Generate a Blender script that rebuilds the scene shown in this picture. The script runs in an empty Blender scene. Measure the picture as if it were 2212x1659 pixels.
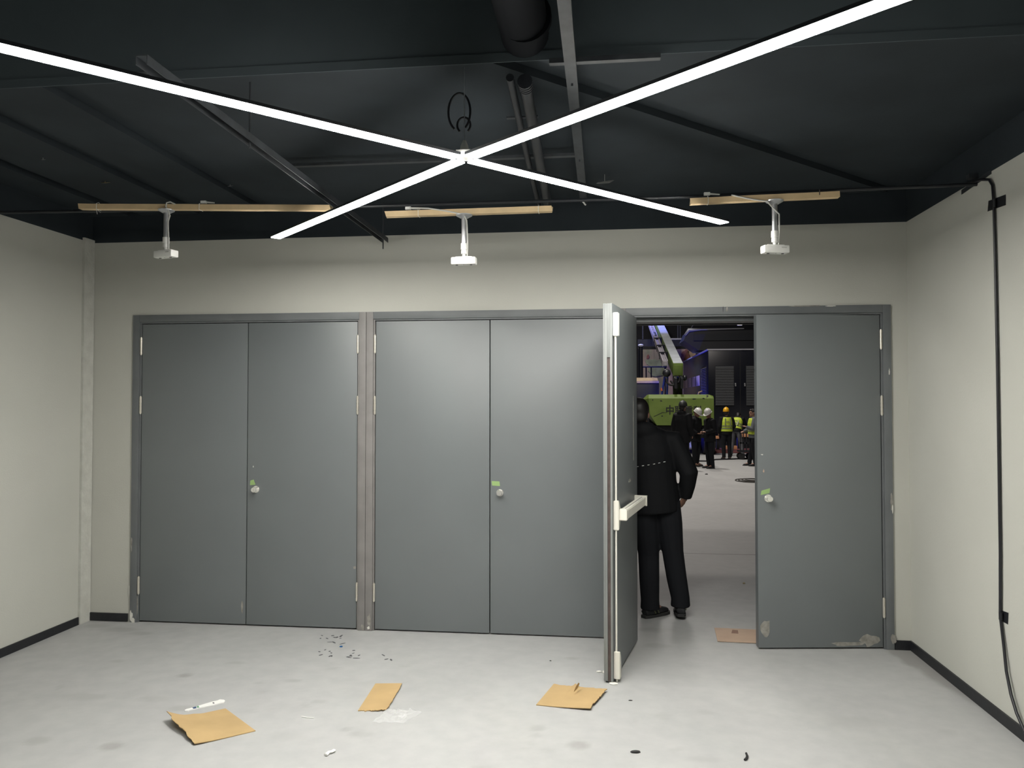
import bpy, bmesh, math, random
import numpy as np
from mathutils import Vector, Matrix, noise

random.seed(7)
SC = bpy.context.scene
COL = SC.collection

# ------------------------------------------------------------------ camera
F, W, H = 1655.9, 2212.0, 1659.0
CAM = np.array([4.106, -5.745, 1.75])
YAW, PITCH = 0.1184, 0.0234
cyw, syw, cp, sp = math.cos(YAW), math.sin(YAW), math.cos(PITCH), math.sin(PITCH)
ROT = np.array([[cyw, -syw, 0], [syw, cyw, 0], [0, 0, 1.]]) @ np.array([[1., 0, 0], [0, cp, -sp], [0, sp, cp]])
cd = bpy.data.cameras.new('camera')
cd.sensor_fit = 'HORIZONTAL'; cd.sensor_width = 36.0; cd.lens = F / W * 36.0
cd.clip_start = 0.05; cd.clip_end = 200
cam = bpy.data.objects.new('camera', cd); COL.objects.link(cam)
rt, fw, up = ROT[:, 0], ROT[:, 1], ROT[:, 2]
cam.matrix_world = Matrix(((rt[0], up[0], -fw[0], CAM[0]), (rt[1], up[1], -fw[1], CAM[1]), (rt[2], up[2], -fw[2], CAM[2]), (0, 0, 0, 1)))
SC.camera = cam

# ------------------------------------------------------------------ world, exposure, large lights
SC.view_settings.view_transform = 'Standard'
SC.view_settings.look = 'None'
SC.view_settings.gamma = 1.0
SC.view_settings.use_curve_mapping = False
SC.view_settings.exposure = 0.0
wd = bpy.data.worlds.new('world'); SC.world = wd; wd.use_nodes = True
wd.node_tree.nodes['Background'].inputs[0].default_value = (0.5, 0.55, 0.65, 1)
wd.node_tree.nodes['Background'].inputs[1].default_value = 0.01
LED_STRENGTH = 134.0
LED_COLOR = (1.0, 0.98, 0.92)

def area(name, loc, size, power, color, target=None, spot=None):
    ld = bpy.data.lights.new(name, 'SPOT' if spot else 'AREA')
    ld.energy = power; ld.color = color
    if spot: ld.spot_size = spot; ld.spot_blend = 0.5; ld.shadow_soft_size = 0.1
    else: ld.shape = 'DISK'; ld.size = size
    o = bpy.data.objects.new(name, ld); COL.objects.link(o); o.location = loc
    d = Vector(target) - Vector(loc) if target else Vector((0, 0, -1))
    o.rotation_euler = d.to_track_quat('-Z', 'Y').to_euler()
    return o
# high-bay lamps of the hall behind the doors
area('hall_lamp', (5.5, 7.25, 9.0), 0.5, 150, (1.0, 0.92, 0.84))
area('hall_lamp', (6.0, 10.7, 9.0), 0.5, 260, (1.0, 0.92, 0.84))
area('hall_lamp', (5.0, 16.0, 9.0), 0.5, 420, (1.0, 0.94, 0.88))
area('hall_lamp', (6.5, 19.0, 9.0), 0.5, 260, (1.0, 0.94, 0.88))
area('hall_lamp', (4.5, 29.5, 9.0), 0.5, 260, (1.0, 0.92, 0.86))  # unseen lamp added to brighten the mural boards
area('blue_stage_light', (4.4, 30.0, 9.6), 0.1, 3200, (0.16, 0.22, 1.0), (6.1, 29.2, 4.8), math.radians(48))
area('blue_floor_light', (6.75, 24.9, 0.5), 0.25, 230, (0.03, 0.04, 1.0), (7.9, 24.9, 2.2))

# ------------------------------------------------------------------ pixel helpers
def ray(px, py):
    return ROT @ np.array([(px - W / 2) / F, 1.0, (H / 2 - py) / F])
def PZ(px, py, z=0.0):
    d = ray(px, py); return CAM + d * (z - CAM[2]) / d[2]
def PY(px, py, y=0.0):
    d = ray(px, py); return CAM + d * (y - CAM[1]) / d[1]
def PX(px, py, x):
    d = ray(px, py); return CAM + d * (x - CAM[0]) / d[0]

# ------------------------------------------------------------------ materials
def lin(c):
    return tuple((v / 12.92 if v <= .04045 else ((v + .055) / 1.055) ** 2.4) for v in [x / 255 for x in c])
MATS = {}
def mat(name, col, rough=0.6, metal=0.0, var=0.0, scale=8.0, bump=0.0, bscale=None, emit=None, spec=0.5, trans=0.0, alpha=1.0, col2=None, detail=5.0, coat=0.0):
    if name in MATS: return MATS[name]
    m = bpy.data.materials.new(name); m.use_nodes = True
    nt = m.node_tree; N = nt.nodes; L = nt.links
    b = N['Principled BSDF']
    b.inputs['Base Color'].default_value = (*col, 1); b.inputs['Roughness'].default_value = rough
    b.inputs['Metallic'].default_value = metal; b.inputs['Specular IOR Level'].default_value = spec
    b.inputs['Transmission Weight'].default_value = trans; b.inputs['Alpha'].default_value = alpha
    b.inputs['Coat Weight'].default_value = coat
    if emit: b.inputs['Emission Color'].default_value = (*emit[0], 1); b.inputs['Emission Strength'].default_value = emit[1]
    geo = N.new('ShaderNodeNewGeometry')
    if var or col2:
        n = N.new('ShaderNodeTexNoise'); n.inputs['Scale'].default_value = scale; n.inputs['Detail'].default_value = detail
        L.new(geo.outputs['Position'], n.inputs['Vector'])
        r = N.new('ShaderNodeValToRGB')
        c2 = col2 or tuple(min(1, c * (1 + var)) for c in col)
        c1 = col if col2 else tuple(c * (1 - var) for c in col)
        r.color_ramp.elements[0].position = 0.32; r.color_ramp.elements[0].color = (*c1, 1)
        r.color_ramp.elements[1].position = 0.68; r.color_ramp.elements[1].color = (*c2, 1)
        L.new(n.outputs['Fac'], r.inputs['Fac']); L.new(r.outputs['Color'], b.inputs['Base Color'])
    if bump:
        n2 = N.new('ShaderNodeTexNoise'); n2.inputs['Scale'].default_value = bscale or scale * 6; n2.inputs['Detail'].default_value = 4
        L.new(geo.outputs['Position'], n2.inputs['Vector'])
        bp = N.new('ShaderNodeBump'); bp.inputs['Strength'].default_value = bump; bp.inputs['Distance'].default_value = 0.01
        L.new(n2.outputs['Fac'], bp.inputs['Height']); L.new(bp.outputs['Normal'], b.inputs['Normal'])
    MATS[name] = m
    return m

M_wall = mat('grey_wall_paint', (0.50, 0.50, 0.455), 0.75, var=0.03, scale=1.5, bump=0.08, bscale=90, spec=0.25)
M_rough = mat('raw_plaster', (0.51, 0.51, 0.47), 0.9, var=0.07, scale=14, bump=0.5, bscale=45, spec=0.2)
M_black = mat('black_ceiling_paint', (0.022, 0.0285, 0.034), 0.8, var=0.12, scale=3, spec=0.25)
M_black2 = mat('charcoal_slab_paint', (0.070, 0.086, 0.096), 0.85, var=0.10, scale=2, spec=0.2)
M_blackgloss = mat('black_painted_steel', (0.016, 0.018, 0.022), 0.42, var=0.1, scale=10, spec=0.4)
M_steelgrey = mat('dark_grey_painted_channel', (0.028, 0.032, 0.037), 0.5, var=0.3, scale=15)
M_base = mat('black_skirting', (0.012, 0.013, 0.016), 0.5, var=0.2, scale=30)
M_door = mat('slate_door_enamel', (0.138, 0.152, 0.158), 0.46, var=0.03, scale=2.0, bump=0.02, bscale=220, spec=0.9)
M_frame = mat('slate_frame_enamel', (0.140, 0.150, 0.155), 0.45, var=0.08, scale=5.0, spec=0.4)
M_mull = mat('brown_grey_frame_enamel', (0.21, 0.20, 0.195), 0.5, var=0.10, scale=6.0, spec=0.35)
M_edge = mat('light_grey_door_edge', (0.20, 0.212, 0.208), 0.5, var=0.05, scale=6)
M_seal = mat('brown_seal_strip', (0.075, 0.055, 0.05), 0.6, var=0.2, scale=25)
M_hinge = mat('satin_steel', (0.72, 0.68, 0.60), 0.32, metal=0.7)
M_knob = mat('polished_nickel', (0.85, 0.84, 0.80), 0.22, metal=0.75)
M_white = mat('white_plastic', (0.80, 0.80, 0.77), 0.35, var=0.02)
M_bar = mat('warm_white_enamel', (0.72, 0.70, 0.63), 0.35)
M_alu = mat('satin_aluminium', (0.55, 0.56, 0.58), 0.3, metal=0.8)
M_greycable = mat('light_grey_cable', (0.55, 0.55, 0.52), 0.5)
M_wood = mat('pale_timber', (0.66, 0.50, 0.30), 0.6, var=0.10, scale=9, spec=0.3)
M_card = mat('kraft_cardboard', (0.44, 0.31, 0.155), 0.8, var=0.06, scale=6, spec=0.15)
M_cardd = mat('pink_brown_board', (0.50, 0.37, 0.28), 0.8, var=0.06, scale=6, spec=0.15)
M_tape = mat('green_masking_tape', (0.28, 0.42, 0.16), 0.7)
M_tapeb = mat('black_gaffer_tape', (0.010, 0.011, 0.014), 0.45)
M_cable = mat('black_cable', (0.012, 0.012, 0.016), 0.4)
M_plaster = mat('dried_white_plaster', (0.66, 0.65, 0.60), 0.9, var=0.1, scale=40)
M_dust = mat('dusty_smear', (0.26, 0.25, 0.225), 0.85, var=0.25, scale=30)
M_led = mat('led_diffuser', (0.9, 0.9, 0.9), 0.5, emit=(LED_COLOR, LED_STRENGTH))
M_ink = mat('black_ink', (0.012, 0.012, 0.012), 0.6)
M_dark = mat('dark_lens', (0.01, 0.01, 0.012), 0.15)

# ------------------------------------------------------------------ mesh builders
ORG = {}
def link(o, parent=None, origin=(0, 0, 0)):
    COL.objects.link(o)
    if parent is not None: o.parent = parent
    ORG[o.name] = Vector(origin)
def empty(name, loc, label=None, cat=None, group=None, kind=None):
    o = bpy.data.objects.new(name, None); link(o, None, loc); o.location = loc; o.empty_display_size = 0.1
    tag(o, label, cat, group, kind); return o
def tag(o, label=None, cat=None, group=None, kind=None):
    if label: o['label'] = label
    if cat: o['category'] = cat
    if group: o['group'] = group
    if kind: o['kind'] = kind
    return o
def finish(me, name, m, parent, smooth, origin=None):
    """me holds world-space vertices; move them to the object's own origin"""
    co = np.empty(len(me.vertices) * 3); me.vertices.foreach_get('co', co); co = co.reshape(-1, 3)
    if parent is not None: org = ORG[parent.name]
    elif origin is not None: org = Vector(origin)
    else:
        lo, hi = co.min(0), co.max(0); org = Vector(((lo[0] + hi[0]) / 2, (lo[1] + hi[1]) / 2, lo[2]))
    co = co - np.array(org); me.vertices.foreach_set('co', co.ravel())
    if smooth:
        me.shade_smooth(); me.set_sharp_from_angle(angle=math.radians(smooth))
    for mm in (m if isinstance(m, (list, tuple)) else [m]): me.materials.append(mm)
    o = bpy.data.objects.new(name, me)
    if parent is None: o.location = org
    link(o, parent, org); me.update()
    return o

class B:
    def __init__(s): s.bm = bmesh.new(); s.T = None
    def _v(s, p):
        p = s.T(*p) if s.T else p
        return s.bm.verts.new(tuple(float(a) for a in p))
    def box(s, x0, x1, y0, y1, z0, z1, mi=0, bevel=0):
        vs = [s._v(p) for p in [(x0, y0, z0), (x1, y0, z0), (x1, y1, z0), (x0, y1, z0), (x0, y0, z1), (x1, y0, z1), (x1, y1, z1), (x0, y1, z1)]]
        fs = []
        for f in [(0, 3, 2, 1), (4, 5, 6, 7), (0, 1, 5, 4), (1, 2, 6, 5), (2, 3, 7, 6), (3, 0, 4, 7)]:
            fc = s.bm.faces.new([vs[i] for i in f]); fc.material_index = mi; fs.append(fc)
        if bevel:
            es = list({e for f in fs for e in f.edges})
            bmesh.ops.bevel(s.bm, geom=es, offset=bevel, segments=2, affect='EDGES', profile=0.6)
        return s
    def prism(s, poly, h0, h1, fn=None, mi=0):
        """poly 2-D points, extruded h0..h1; fn maps (a,b,h)->xyz"""
        fn = fn or (lambda a, b, h: (a, b, h))
        n = len(poly)
        lo = [s._v(fn(a, b, h0)) for a, b in poly]; hi = [s._v(fn(a, b, h1)) for a, b in poly]
        for q in (lo[::-1], hi): s.bm.faces.new(q).material_index = mi
        for i in range(n): s.bm.faces.new([lo[i], lo[(i + 1) % n], hi[(i + 1) % n], hi[i]]).material_index = mi
        return s
    def tube(s, pts, r, n=10, caps=True, mi=0, up=None):
        pts = [Vector(p) for p in pts]; rs = r if isinstance(r, (list, tuple)) else [r] * len(pts)
        rings = []; side = None
        for i, p in enumerate(pts):
            t = (pts[min(i + 1, len(pts) - 1)] - pts[max(i - 1, 0)]).normalized()
            ref = Vector(up) if up else (side if side is not None else (Vector((1, 0, 0)) if abs(t.x) < .85 else Vector((0, 1, 0))))
            side = (ref - t * ref.dot(t)).normalized(); oth = t.cross(side)
            ra, rb = rs[i] if isinstance(rs[i], (tuple, list)) else (rs[i], rs[i])
            rings.append([s._v(p + side * (ra * math.cos(a)) + oth * (rb * math.sin(a))) for a in [2 * math.pi * k / n for k in range(n)]])
        for a, b in zip(rings, rings[1:]):
            for k in range(n): s.bm.faces.new([a[k], a[(k + 1) % n], b[(k + 1) % n], b[k]]).material_index = mi
        if caps:
            s.bm.faces.new(rings[0][::-1]).material_index = mi; s.bm.faces.new(rings[-1]).material_index = mi
        return s
    def ell(s, c, r, n=16, m=10, rot=None, mi=0):
        R_ = rot or Matrix.Identity(3); c = Vector(c)
        top = s._v(c + R_ @ Vector((0, 0, r[2]))); bot = s._v(c - R_ @ Vector((0, 0, r[2])))
        rings = []
        for j in range(1, m):
            th = math.pi * j / m
            rings.append([s._v(c + R_ @ Vector((r[0] * math.sin(th) * math.cos(2 * math.pi * k / n), r[1] * math.sin(th) * math.sin(2 * math.pi * k / n), r[2] * math.cos(th)))) for k in range(n)])
        for k in range(n):
            s.bm.faces.new([top, rings[0][k], rings[0][(k + 1) % n]]).material_index = mi
            s.bm.faces.new([bot, rings[-1][(k + 1) % n], rings[-1][k]]).material_index = mi
        for a, b in zip(rings, rings[1:]):
            for k in range(n): s.bm.faces.new([a[k], b[k], b[(k + 1) % n], a[(k + 1) % n]]).material_index = mi
        return s
    def mesh(s, name):
        bmesh.ops.recalc_face_normals(s.bm, faces=s.bm.faces)
        me = bpy.data.meshes.new(name); s.bm.to_mesh(me); s.bm.free(); return me
    def build(s, name, m, parent=None, smooth=40, origin=None):
        return finish(s.mesh(name), name, m, parent, smooth, origin)
    def remesh(s, name, m, parent=None, voxel=0.012, it=4):
        me = s.mesh(name); o = bpy.data.objects.new('tmp', me); COL.objects.link(o)
        md = o.modifiers.new('r', 'REMESH'); md.mode = 'VOXEL'; md.voxel_size = voxel; md.use_smooth_shade = True
        if it: sm = o.modifiers.new('s', 'SMOOTH'); sm.iterations = it; sm.factor = 0.5
        dg = bpy.context.evaluated_depsgraph_get()
        m2 = bpy.data.meshes.new_from_object(o.evaluated_get(dg)); m2.name = name
        bpy.data.objects.remove(o); bpy.data.meshes.remove(me)
        m2.materials.clear()
        return finish(m2, name, m, parent, 180)

def struct(b, name, m, parent=None, **k):
    o = b.build(name, m, parent, **k)
    if parent is None: o['kind'] = 'structure'
    return o

# ------------------------------------------------------------------ room shell
XR, ZT, ZS, ZU, YB = 6.2615, 3.037, 3.25, 3.75, -9.0
FX0, FX1, ZF = 0.363, 6.145, 2.445
UN = (FX1 - FX0) / 3

# floor: one slab for the room and the hall; concrete with shaped stains
def floor_obj():
    rng = np.random.RandomState(3)
    xs = np.concatenate([[-14., -8, -3], np.arange(0, 6.3, 0.025), [7, 9, 12, 18, 24]])
    ys = np.concatenate([np.arange(-9, -3.6, 0.4), np.arange(-3.5, 0.6, 0.025), np.arange(0.6, 4, 0.2), np.arange(4, 40.1, 2.0)])
    gx, gy = np.meshgrid(xs, ys); st = np.zeros_like(gx)
    def blot(px, py, ax, ay, s, ang=0.0):
        c = PZ(px, py); dx = gx - c[0]; dy = gy - c[1]
        u = dx * math.cos(ang) + dy * math.sin(ang); v = -dx * math.sin(ang) + dy * math.cos(ang)
        d = (u / ax) ** 2 + (v / ay) ** 2
        np.maximum(st, s * np.clip(1.35 - d, 0, 1), out=st)
    for a in [(80, 1600, .07, .05, .5), (240, 1612, .06, .05, .55), (1250, 1610, .06, .05, .6), (780, 1586, .07, .04, .4), (745, 1576, .03, .03, .4),
              (400, 1459, .05, .035, .7), (395, 1530, .08, .04, .35), (630, 1470, .06, .03, .5), (560, 1475, .03, .02, .35), (690, 1515, .05, .03, .3),
              (1160, 1573, .05, .04, .4), (540, 1537, .04, .03, .35), (1185, 1620, .04, .03, .2), (1520, 1640, .09, .04, .2), (1035, 1660, .05, .03, .3),
              (1237, 1422, .05, .03, .4), (1430, 1545, .05, .03, .3), (255, 1428, .05, .03, .4), (510, 1432, .07, .03, .35), (875, 1440, .03, .02, .4),
              (260, 1360, .16, .06, .55), (300, 1368, .10, .05, .5), (215, 1352, .12, .05, .5), (1420, 1395, .10, .06, .35), (1410, 1360, .18, .06, .3),
              (330, 1510, .10, .05, .25), (180, 1505, .16, .05, .25), (620, 1590, .10, .05, .2), (1850, 1560, .2, .08, .15), (900, 1520, .1, .05, .15)]:
        blot(*a)
    for k in range(26):
        blot(rng.uniform(0, 2100), rng.uniform(1430, 1655), rng.uniform(.02, .06), rng.uniform(.015, .04), rng.uniform(.08, .28), rng.uniform(0, 3))
    # grimy strip along the right wall, widest in the corner
    ew = np.clip((gy + 1.15) / 1.1, 0, 1) * 0.22 + 0.01
    nz = np.array([noise.noise(Vector((x * 6, y * 6, 0))) for x, y in zip(gx.ravel(), gy.ravel())]).reshape(gx.shape)
    g2 = np.clip((gx - (XR - ew * (1 + 0.35 * nz))) / 0.04, 0, 1) * (gy < 0) * (gy > -1.2) * (gx < XR + .1) * 0.75
    st = np.maximum(st * (0.85 + 0.5 * nz), g2)
    st = np.clip(st, 0, 1)
    ny, nx = gx.shape
    v = np.stack([gx.ravel(), gy.ravel(), np.zeros(gx.size)], 1)
    idx = np.arange(gx.size).reshape(ny, nx)
    f = np.stack([idx[:-1, :-1].ravel(), idx[:-1, 1:].ravel(), idx[1:, 1:].ravel(), idx[1:, :-1].ravel()], 1)
    me = bpy.data.meshes.new('floor'); me.from_pydata(v.tolist(), [], f.tolist())
    at = me.attributes.new('stain', 'FLOAT', 'POINT'); at.data.foreach_set('value', st.ravel().astype(np.float32))
    m = bpy.data.materials.new('worn_concrete'); m.use_nodes = True
    nt = m.node_tree; N = nt.nodes; L = nt.links; b = N['Principled BSDF']
    geo = N.new('ShaderNodeNewGeometry')
    def nz_(scale, det, c0, c1, p0=.35, p1=.65):
        n = N.new('ShaderNodeTexNoise'); n.inputs['Scale'].default_value = scale; n.inputs['Detail'].default_value = det
        L.new(geo.outputs['Position'], n.inputs['Vector'])
        r = N.new('ShaderNodeValToRGB'); r.color_ramp.elements[0].position = p0; r.color_ramp.elements[1].position = p1
        r.color_ramp.elements[0].color = (*c0, 1); r.color_ramp.elements[1].color = (*c1, 1)
        L.new(n.outputs['Fac'], r.inputs['Fac']); return n, r
    n1, r1 = nz_(1.1, 6, (0.382, 0.384, 0.380), (0.414, 0.416, 0.412))
    n2, r2 = nz_(9, 8, (0.945, 0.945, 0.945), (1.02, 1.02, 1.015))
    mx = N.new('ShaderNodeMixRGB'); mx.blend_type = 'MULTIPLY'; mx.inputs[0].default_value = 1
    L.new(r1.outputs['Color'], mx.inputs[1]); L.new(r2.outputs['Color'], mx.inputs[2])
    a = N.new('ShaderNodeAttribute'); a.attribute_name = 'stain'
    m2 = N.new('ShaderNodeMixRGB'); m2.blend_type = 'MIX'
    sc = N.new('ShaderNodeMath'); sc.operation = 'MULTIPLY'; sc.inputs[1].default_value = 0.75
    L.new(a.outputs['Fac'], sc.inputs[0]); L.new(sc.outputs[0], m2.inputs[0])
    L.new(mx.outputs[0], m2.inputs[1]); m2.inputs[2].default_value = (0.21, 0.20, 0.185, 1)
    # saw-cut joint across the hall floor
    sx = N.new('ShaderNodeSeparateXYZ'); L.new(geo.outputs['Position'], sx.inputs[0])
    d1 = N.new('ShaderNodeMath'); d1.operation = 'SUBTRACT'; d1.inputs[1].default_value = 3.34; L.new(sx.outputs['Y'], d1.inputs[0])
    d2 = N.new('ShaderNodeMath'); d2.operation = 'ABSOLUTE'; L.new(d1.outputs[0], d2.inputs[0])
    d3 = N.new('ShaderNodeMath'); d3.operation = 'LESS_THAN'; d3.inputs[1].default_value = 0.014; L.new(d2.outputs[0], d3.inputs[0])
    m3 = N.new('ShaderNodeMixRGB'); L.new(d3.outputs[0], m3.inputs[0]); L.new(m2.outputs[0], m3.inputs[1]); m3.inputs[2].default_value = (0.12, 0.11, 0.10, 1)
    L.new(m3.outputs[0], b.inputs['Base Color'])
    b.inputs['Roughness'].default_value = 0.55; b.inputs['Specular IOR Level'].default_value = 0.3
    bp = N.new('ShaderNodeBump'); bp.inputs['Strength'].default_value = 0.06; bp.inputs['Distance'].default_value = 0.01
    L.new(n2.outputs['Fac'], bp.inputs['Height']); L.new(bp.outputs['Normal'], b.inputs['Normal'])
    o = finish(me, 'floor', m, None, 0, (3, 0, 0)); o['kind'] = 'structure'
floor_obj()

# door wall with one wide opening, grey below the paint line and black above
b = B()
b.box(-0.2, FX0, 0, .2, 0, ZT); b.box(FX1, XR + .2, 0, .2, 0, ZT); b.box(FX0, FX1, 0, .2, ZF, ZT)
b.box(-0.2, XR + .2, 0, .2, ZT, ZU + .1, 1)
struct(b, 'wall_front', [M_wall, M_black])
for nm, xa, xb in (('wall_left', -0.2, 0.0), ('wall_right', XR, XR + .2)):
    b = B(); b.box(xa, xb, YB, 0, 0, ZT); b.box(xa, xb, YB, 0, ZT, ZU + .1, 1); struct(b, nm, [M_wall, M_black])
b = B(); b.box(-.2, XR + .2, YB - .2, YB, 0, ZT); b.box(-.2, XR + .2, YB - .2, YB, ZT, ZU + .1, 1); struct(b, 'wall_rear', [M_wall, M_black])
# rough plaster strip in the left corner
b = B()
zz = np.linspace(0, ZT + .02, 60)
for i in range(59):
    j0, j1 = [0.020 + 0.003 * noise.noise(Vector((0, 0, z * 9))) for z in (zz[i], zz[i + 1])]
    vs = [b._v(p) for p in [(0, -.125, zz[i]), (j0, -.125, zz[i]), (j0, -.004, zz[i]), (0, -.125, zz[i + 1]), (j1, -.125, zz[i + 1]), (j1, -.004, zz[i + 1])]]
    b.bm.faces.new([vs[0], vs[1], vs[4], vs[3]]); b.bm.faces.new([vs[1], vs[2], vs[5], vs[4]])
bmesh.ops.remove_doubles(b.bm, verts=b.bm.verts, dist=1e-5)
struct(b, 'trim_1', M_rough)
# skirting
struct(B().box(0, .012, YB, -.128, 0, .060), 'baseboard_left', M_base)
b = B(); b.box(.021, .342, -.012, 0, .004, .066, bevel=.001); struct(b, 'baseboard_front_left', M_base)
struct(B().box(FX1 + .003, XR - .012, -.012, 0, 0, .066), 'baseboard_front_right', M_base)
struct(B().box(XR - .012, XR, YB, 0, 0, .066), 'baseboard_right', M_base)

# ceiling: high slab with a lowered soffit of panels in front of the doors
b = B(); b.box(-.2, XR + .2, YB, -2.42, ZU, ZU + .1); b.box(-.2, XR + .2, -2.42, 0, ZS + .04, ZU + .1); b.box(-.19, XR + .19, -2.418, -.001, ZS + .0391, ZS + .0399, 1); b.box(0, XR, -2.426, -2.4205, ZS - .001, ZS + .0405)
ceil = struct(b, 'ceiling', [M_black2, M_black])
def panel(poly): B().prism(poly, ZS, ZS + .039).build('panel', M_black, ceil)  # gaps between the panels are added to draw dark ceiling stripes
Y0 = -2.42
panel([(0, Y0), (.31, Y0), (.31, 0), (0, 0)]); panel([(.42, Y0), (.905, Y0), (.905, 0), (.42, 0)])
panel([(1.035, Y0), (1.455, Y0), (1.455, 0), (1.035, 0)])
dl = lambda y, off: 4.337 + (y + 1.83) / .957 + off
panel([(1.60, Y0), (dl(Y0, -.10), Y0), (dl(-.02, -.10), -.02), (1.60, -.02)])
panel([(dl(Y0, .10), Y0), (XR, Y0), (XR, Y0 + (XR - dl(Y0, .10)) * .957)])

# hall shell behind the doors
M_hall = mat('black_hall_wall', (0.018, 0.019, 0.026), 0.7, var=0.2, scale=1.0)
struct(B().box(-14, 24, 38, 38.3, 0, 11), 'wall_hall_back', M_hall)
struct(B().box(-14.3, -14, 0.2, 38.3, 0, 11), 'wall_hall_left', M_hall)
struct(B().box(24, 24.3, 0.2, 38.3, 0, 11), 'wall_hall_right', M_hall)
struct(B().box(-14, 24, 0.1, 38.3, 11, 11.2), 'ceiling_hall', M_hall)
b = B(); b.box(-14, -.2, 0, .2, 0, 11); b.box(XR + .2, 24, 0, .2, 0, 11); b.box(-.2, XR + .2, 0, .2, ZU + .1, 11); struct(b, 'wall_hall_front', M_hall)
struct(B().box(-14, 24, .2, 6.0, 4.0, 4.3), 'trim_2', M_hall)          # gallery slab over the hall side of the doors
b = B(); b.box(-.2, XR + .2, .2, .30, 2.352, 2.75); b.box(-.2, XR + .2, .285, .31, 2.345, 2.352); struct(b, 'trim_3', M_blackgloss)   # black lintel on the hall side

# ------------------------------------------------------------------ doors
def smear(parent, fn, cx, cz, w, h, m, seed, depth=None, n=14):
    rs = random.Random(seed); depth = depth or .0006 + .00023 * (seed % 7)
    poly = []
    for k in range(n):
        a = 2 * math.pi * k / n; r = rs.uniform(.55, 1.0)
        poly.append((cx + w / 2 * r * math.cos(a), cz + h / 2 * r * math.sin(a)))
    return B().prism(poly, 0, depth, fn).build('plaster_smear', m, parent)
LT = 0.058                                     # leaf thickness
def make_leaf(door, hx, hy, th, side, width, knob=False):
    """side=+1: hinged on the left, -1: on the right. u along the leaf, n towards the hall"""
    c, s_ = math.cos(th), math.sin(th)
    ux, uy = side * c, -s_; nx, ny = side * s_, c
    Tf = lambda u, n, z: (hx + ux * u + nx * n, hy + uy * u + ny * n, z)
    b = B(); b.T = Tf
    b.box(0.004, width - .002, 0.0, LT, .012, 2.372, bevel=.0015)
    lf = b.build('leaf', M_door, door)
    for zc in (2.197, 1.725, .292):
        b = B(); b.T = Tf
        for k in range(5):
            z0 = zc - .066 + k * .0266
            b.tube([(-.002, -.008, z0), (-.002, -.008, z0 + .0252)], .0095, 12)
        b.tube([(-.002, -.008, zc - .072), (-.002, -.008, zc + .072)], .006, 10)
        b.build('hinge', M_hinge, lf)
        b = B(); b.T = Tf; b.box(-.016, -.0005, -.0022, 0.0, zc - .068, zc + .068); b.build('hinge_plate', M_blackgloss, lf)
    if knob:
        u0, z0 = width - .075, 1.066
        b = B(); b.T = Tf
        b.tube([(u0, 0, z0), (u0, -.008, z0)], .027, 24); b.build('knob_rose', M_knob, lf)
        b = B(); b.T = Tf
        b.tube([(u0, -.008, z0), (u0, -.03, z0), (u0, -.046, z0), (u0, -.052, z0)], [.013, .013, .021, .019], 20)
        b.box(u0 - .003, u0 + .003, -.056, -.05, z0 - .012, z0 + .012); b.build('knob', M_knob, lf)
    return lf, Tf

def make_door(n, x0, mull_left, mull_right):
    x1 = x0 + UN; j = .07
    dr = empty('door_%d' % n, ((x0 + x1) / 2, 0, 0), kind='structure')
    def jamb(a, b_, sgn, m):
        q = B(); e = .0015
        q.box(min(a, a + sgn * .056) + (e if sgn > 0 else 0), max(a, a + sgn * .056) - (e if sgn < 0 else 0), -.014, .2, 0, ZF, bevel=.002)
        i0 = a + sgn * .0565; i1 = a + sgn * .068
        q.box(min(i0, i1), max(i0, i1), -.004, .2, 0, ZF - .0585, bevel=.001)
        i2 = a + sgn * .092
        q.box(min(i1, i2), max(i1, i2), .066, .2, 0, ZF - .072)
        q.build('jamb', m, dr)
    jamb(x0, None, 1, M_mull if mull_left else M_frame); jamb(x1, None, -1, M_mull if mull_right else M_frame)
    q = B(); q.box(x0 + .0565, x1 - .0565, -.014, .2, ZF - .056, ZF, bevel=.002)
    q.box(x0 + .068, x1 - .068, -.004, .2, ZF - .068, ZF - .0565, bevel=.001)
    q.box(x0 + .092, x1 - .092, .066, .2, ZF - .095, ZF - .068)
    q.build('head', M_frame, dr)
    return dr, x0 + j, x1 - j
HY = 0.003
doors = []
for n in range(3):
    dr, a, c = make_door(n + 1, FX0 + n * UN, n > 0, n < 2)
    lw = (c - a) / 2
    if n < 2:
        l1 = make_leaf(dr, a, HY, 0, 1, lw - .002)
        l2 = make_leaf(dr, c, HY, 0, -1, lw - .002, True)
    else:
        th = math.pi - math.atan2(.977, .213)
        l1 = make_leaf(dr, a + .008, -.016, th, 1, lw - .006)
        l2 = make_leaf(dr, c, HY, math.radians(7.6), -1, lw - .002, True)
    doors.append((dr, l1, l2, a, c, lw))

# open leaf of the third door: edge profile and panic-bar set on its hall face
dr3, (lf, TL), (rf, TR), a3, c3, lw = doors[2]
we = lw - .008
b = B(); b.T = TL
b.box(we, we + .006, 0, .012, .014, 2.37, bevel=.001); b.build('edge_lip', M_edge, lf)
b = B(); b.T = TL; b.box(we, we + .012, .013, .026, .014, 2.37, bevel=.001); b.build('edge_channel', M_edge, lf)
b = B(); b.T = TL; b.box(we, we + .012, .046, .058, .014, 2.37, bevel=.001); b.build('edge_channel', M_edge, lf)
b = B(); b.T = TL; b.box(we, we + .011, .026, .046, 2.03, 2.37, bevel=.001); b.build('edge_cap', M_edge, lf)
b = B(); b.T = TL; b.box(we, we + .005, .026, .046, .010, 2.03); b.build('seal_strip', M_seal, lf)
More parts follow.
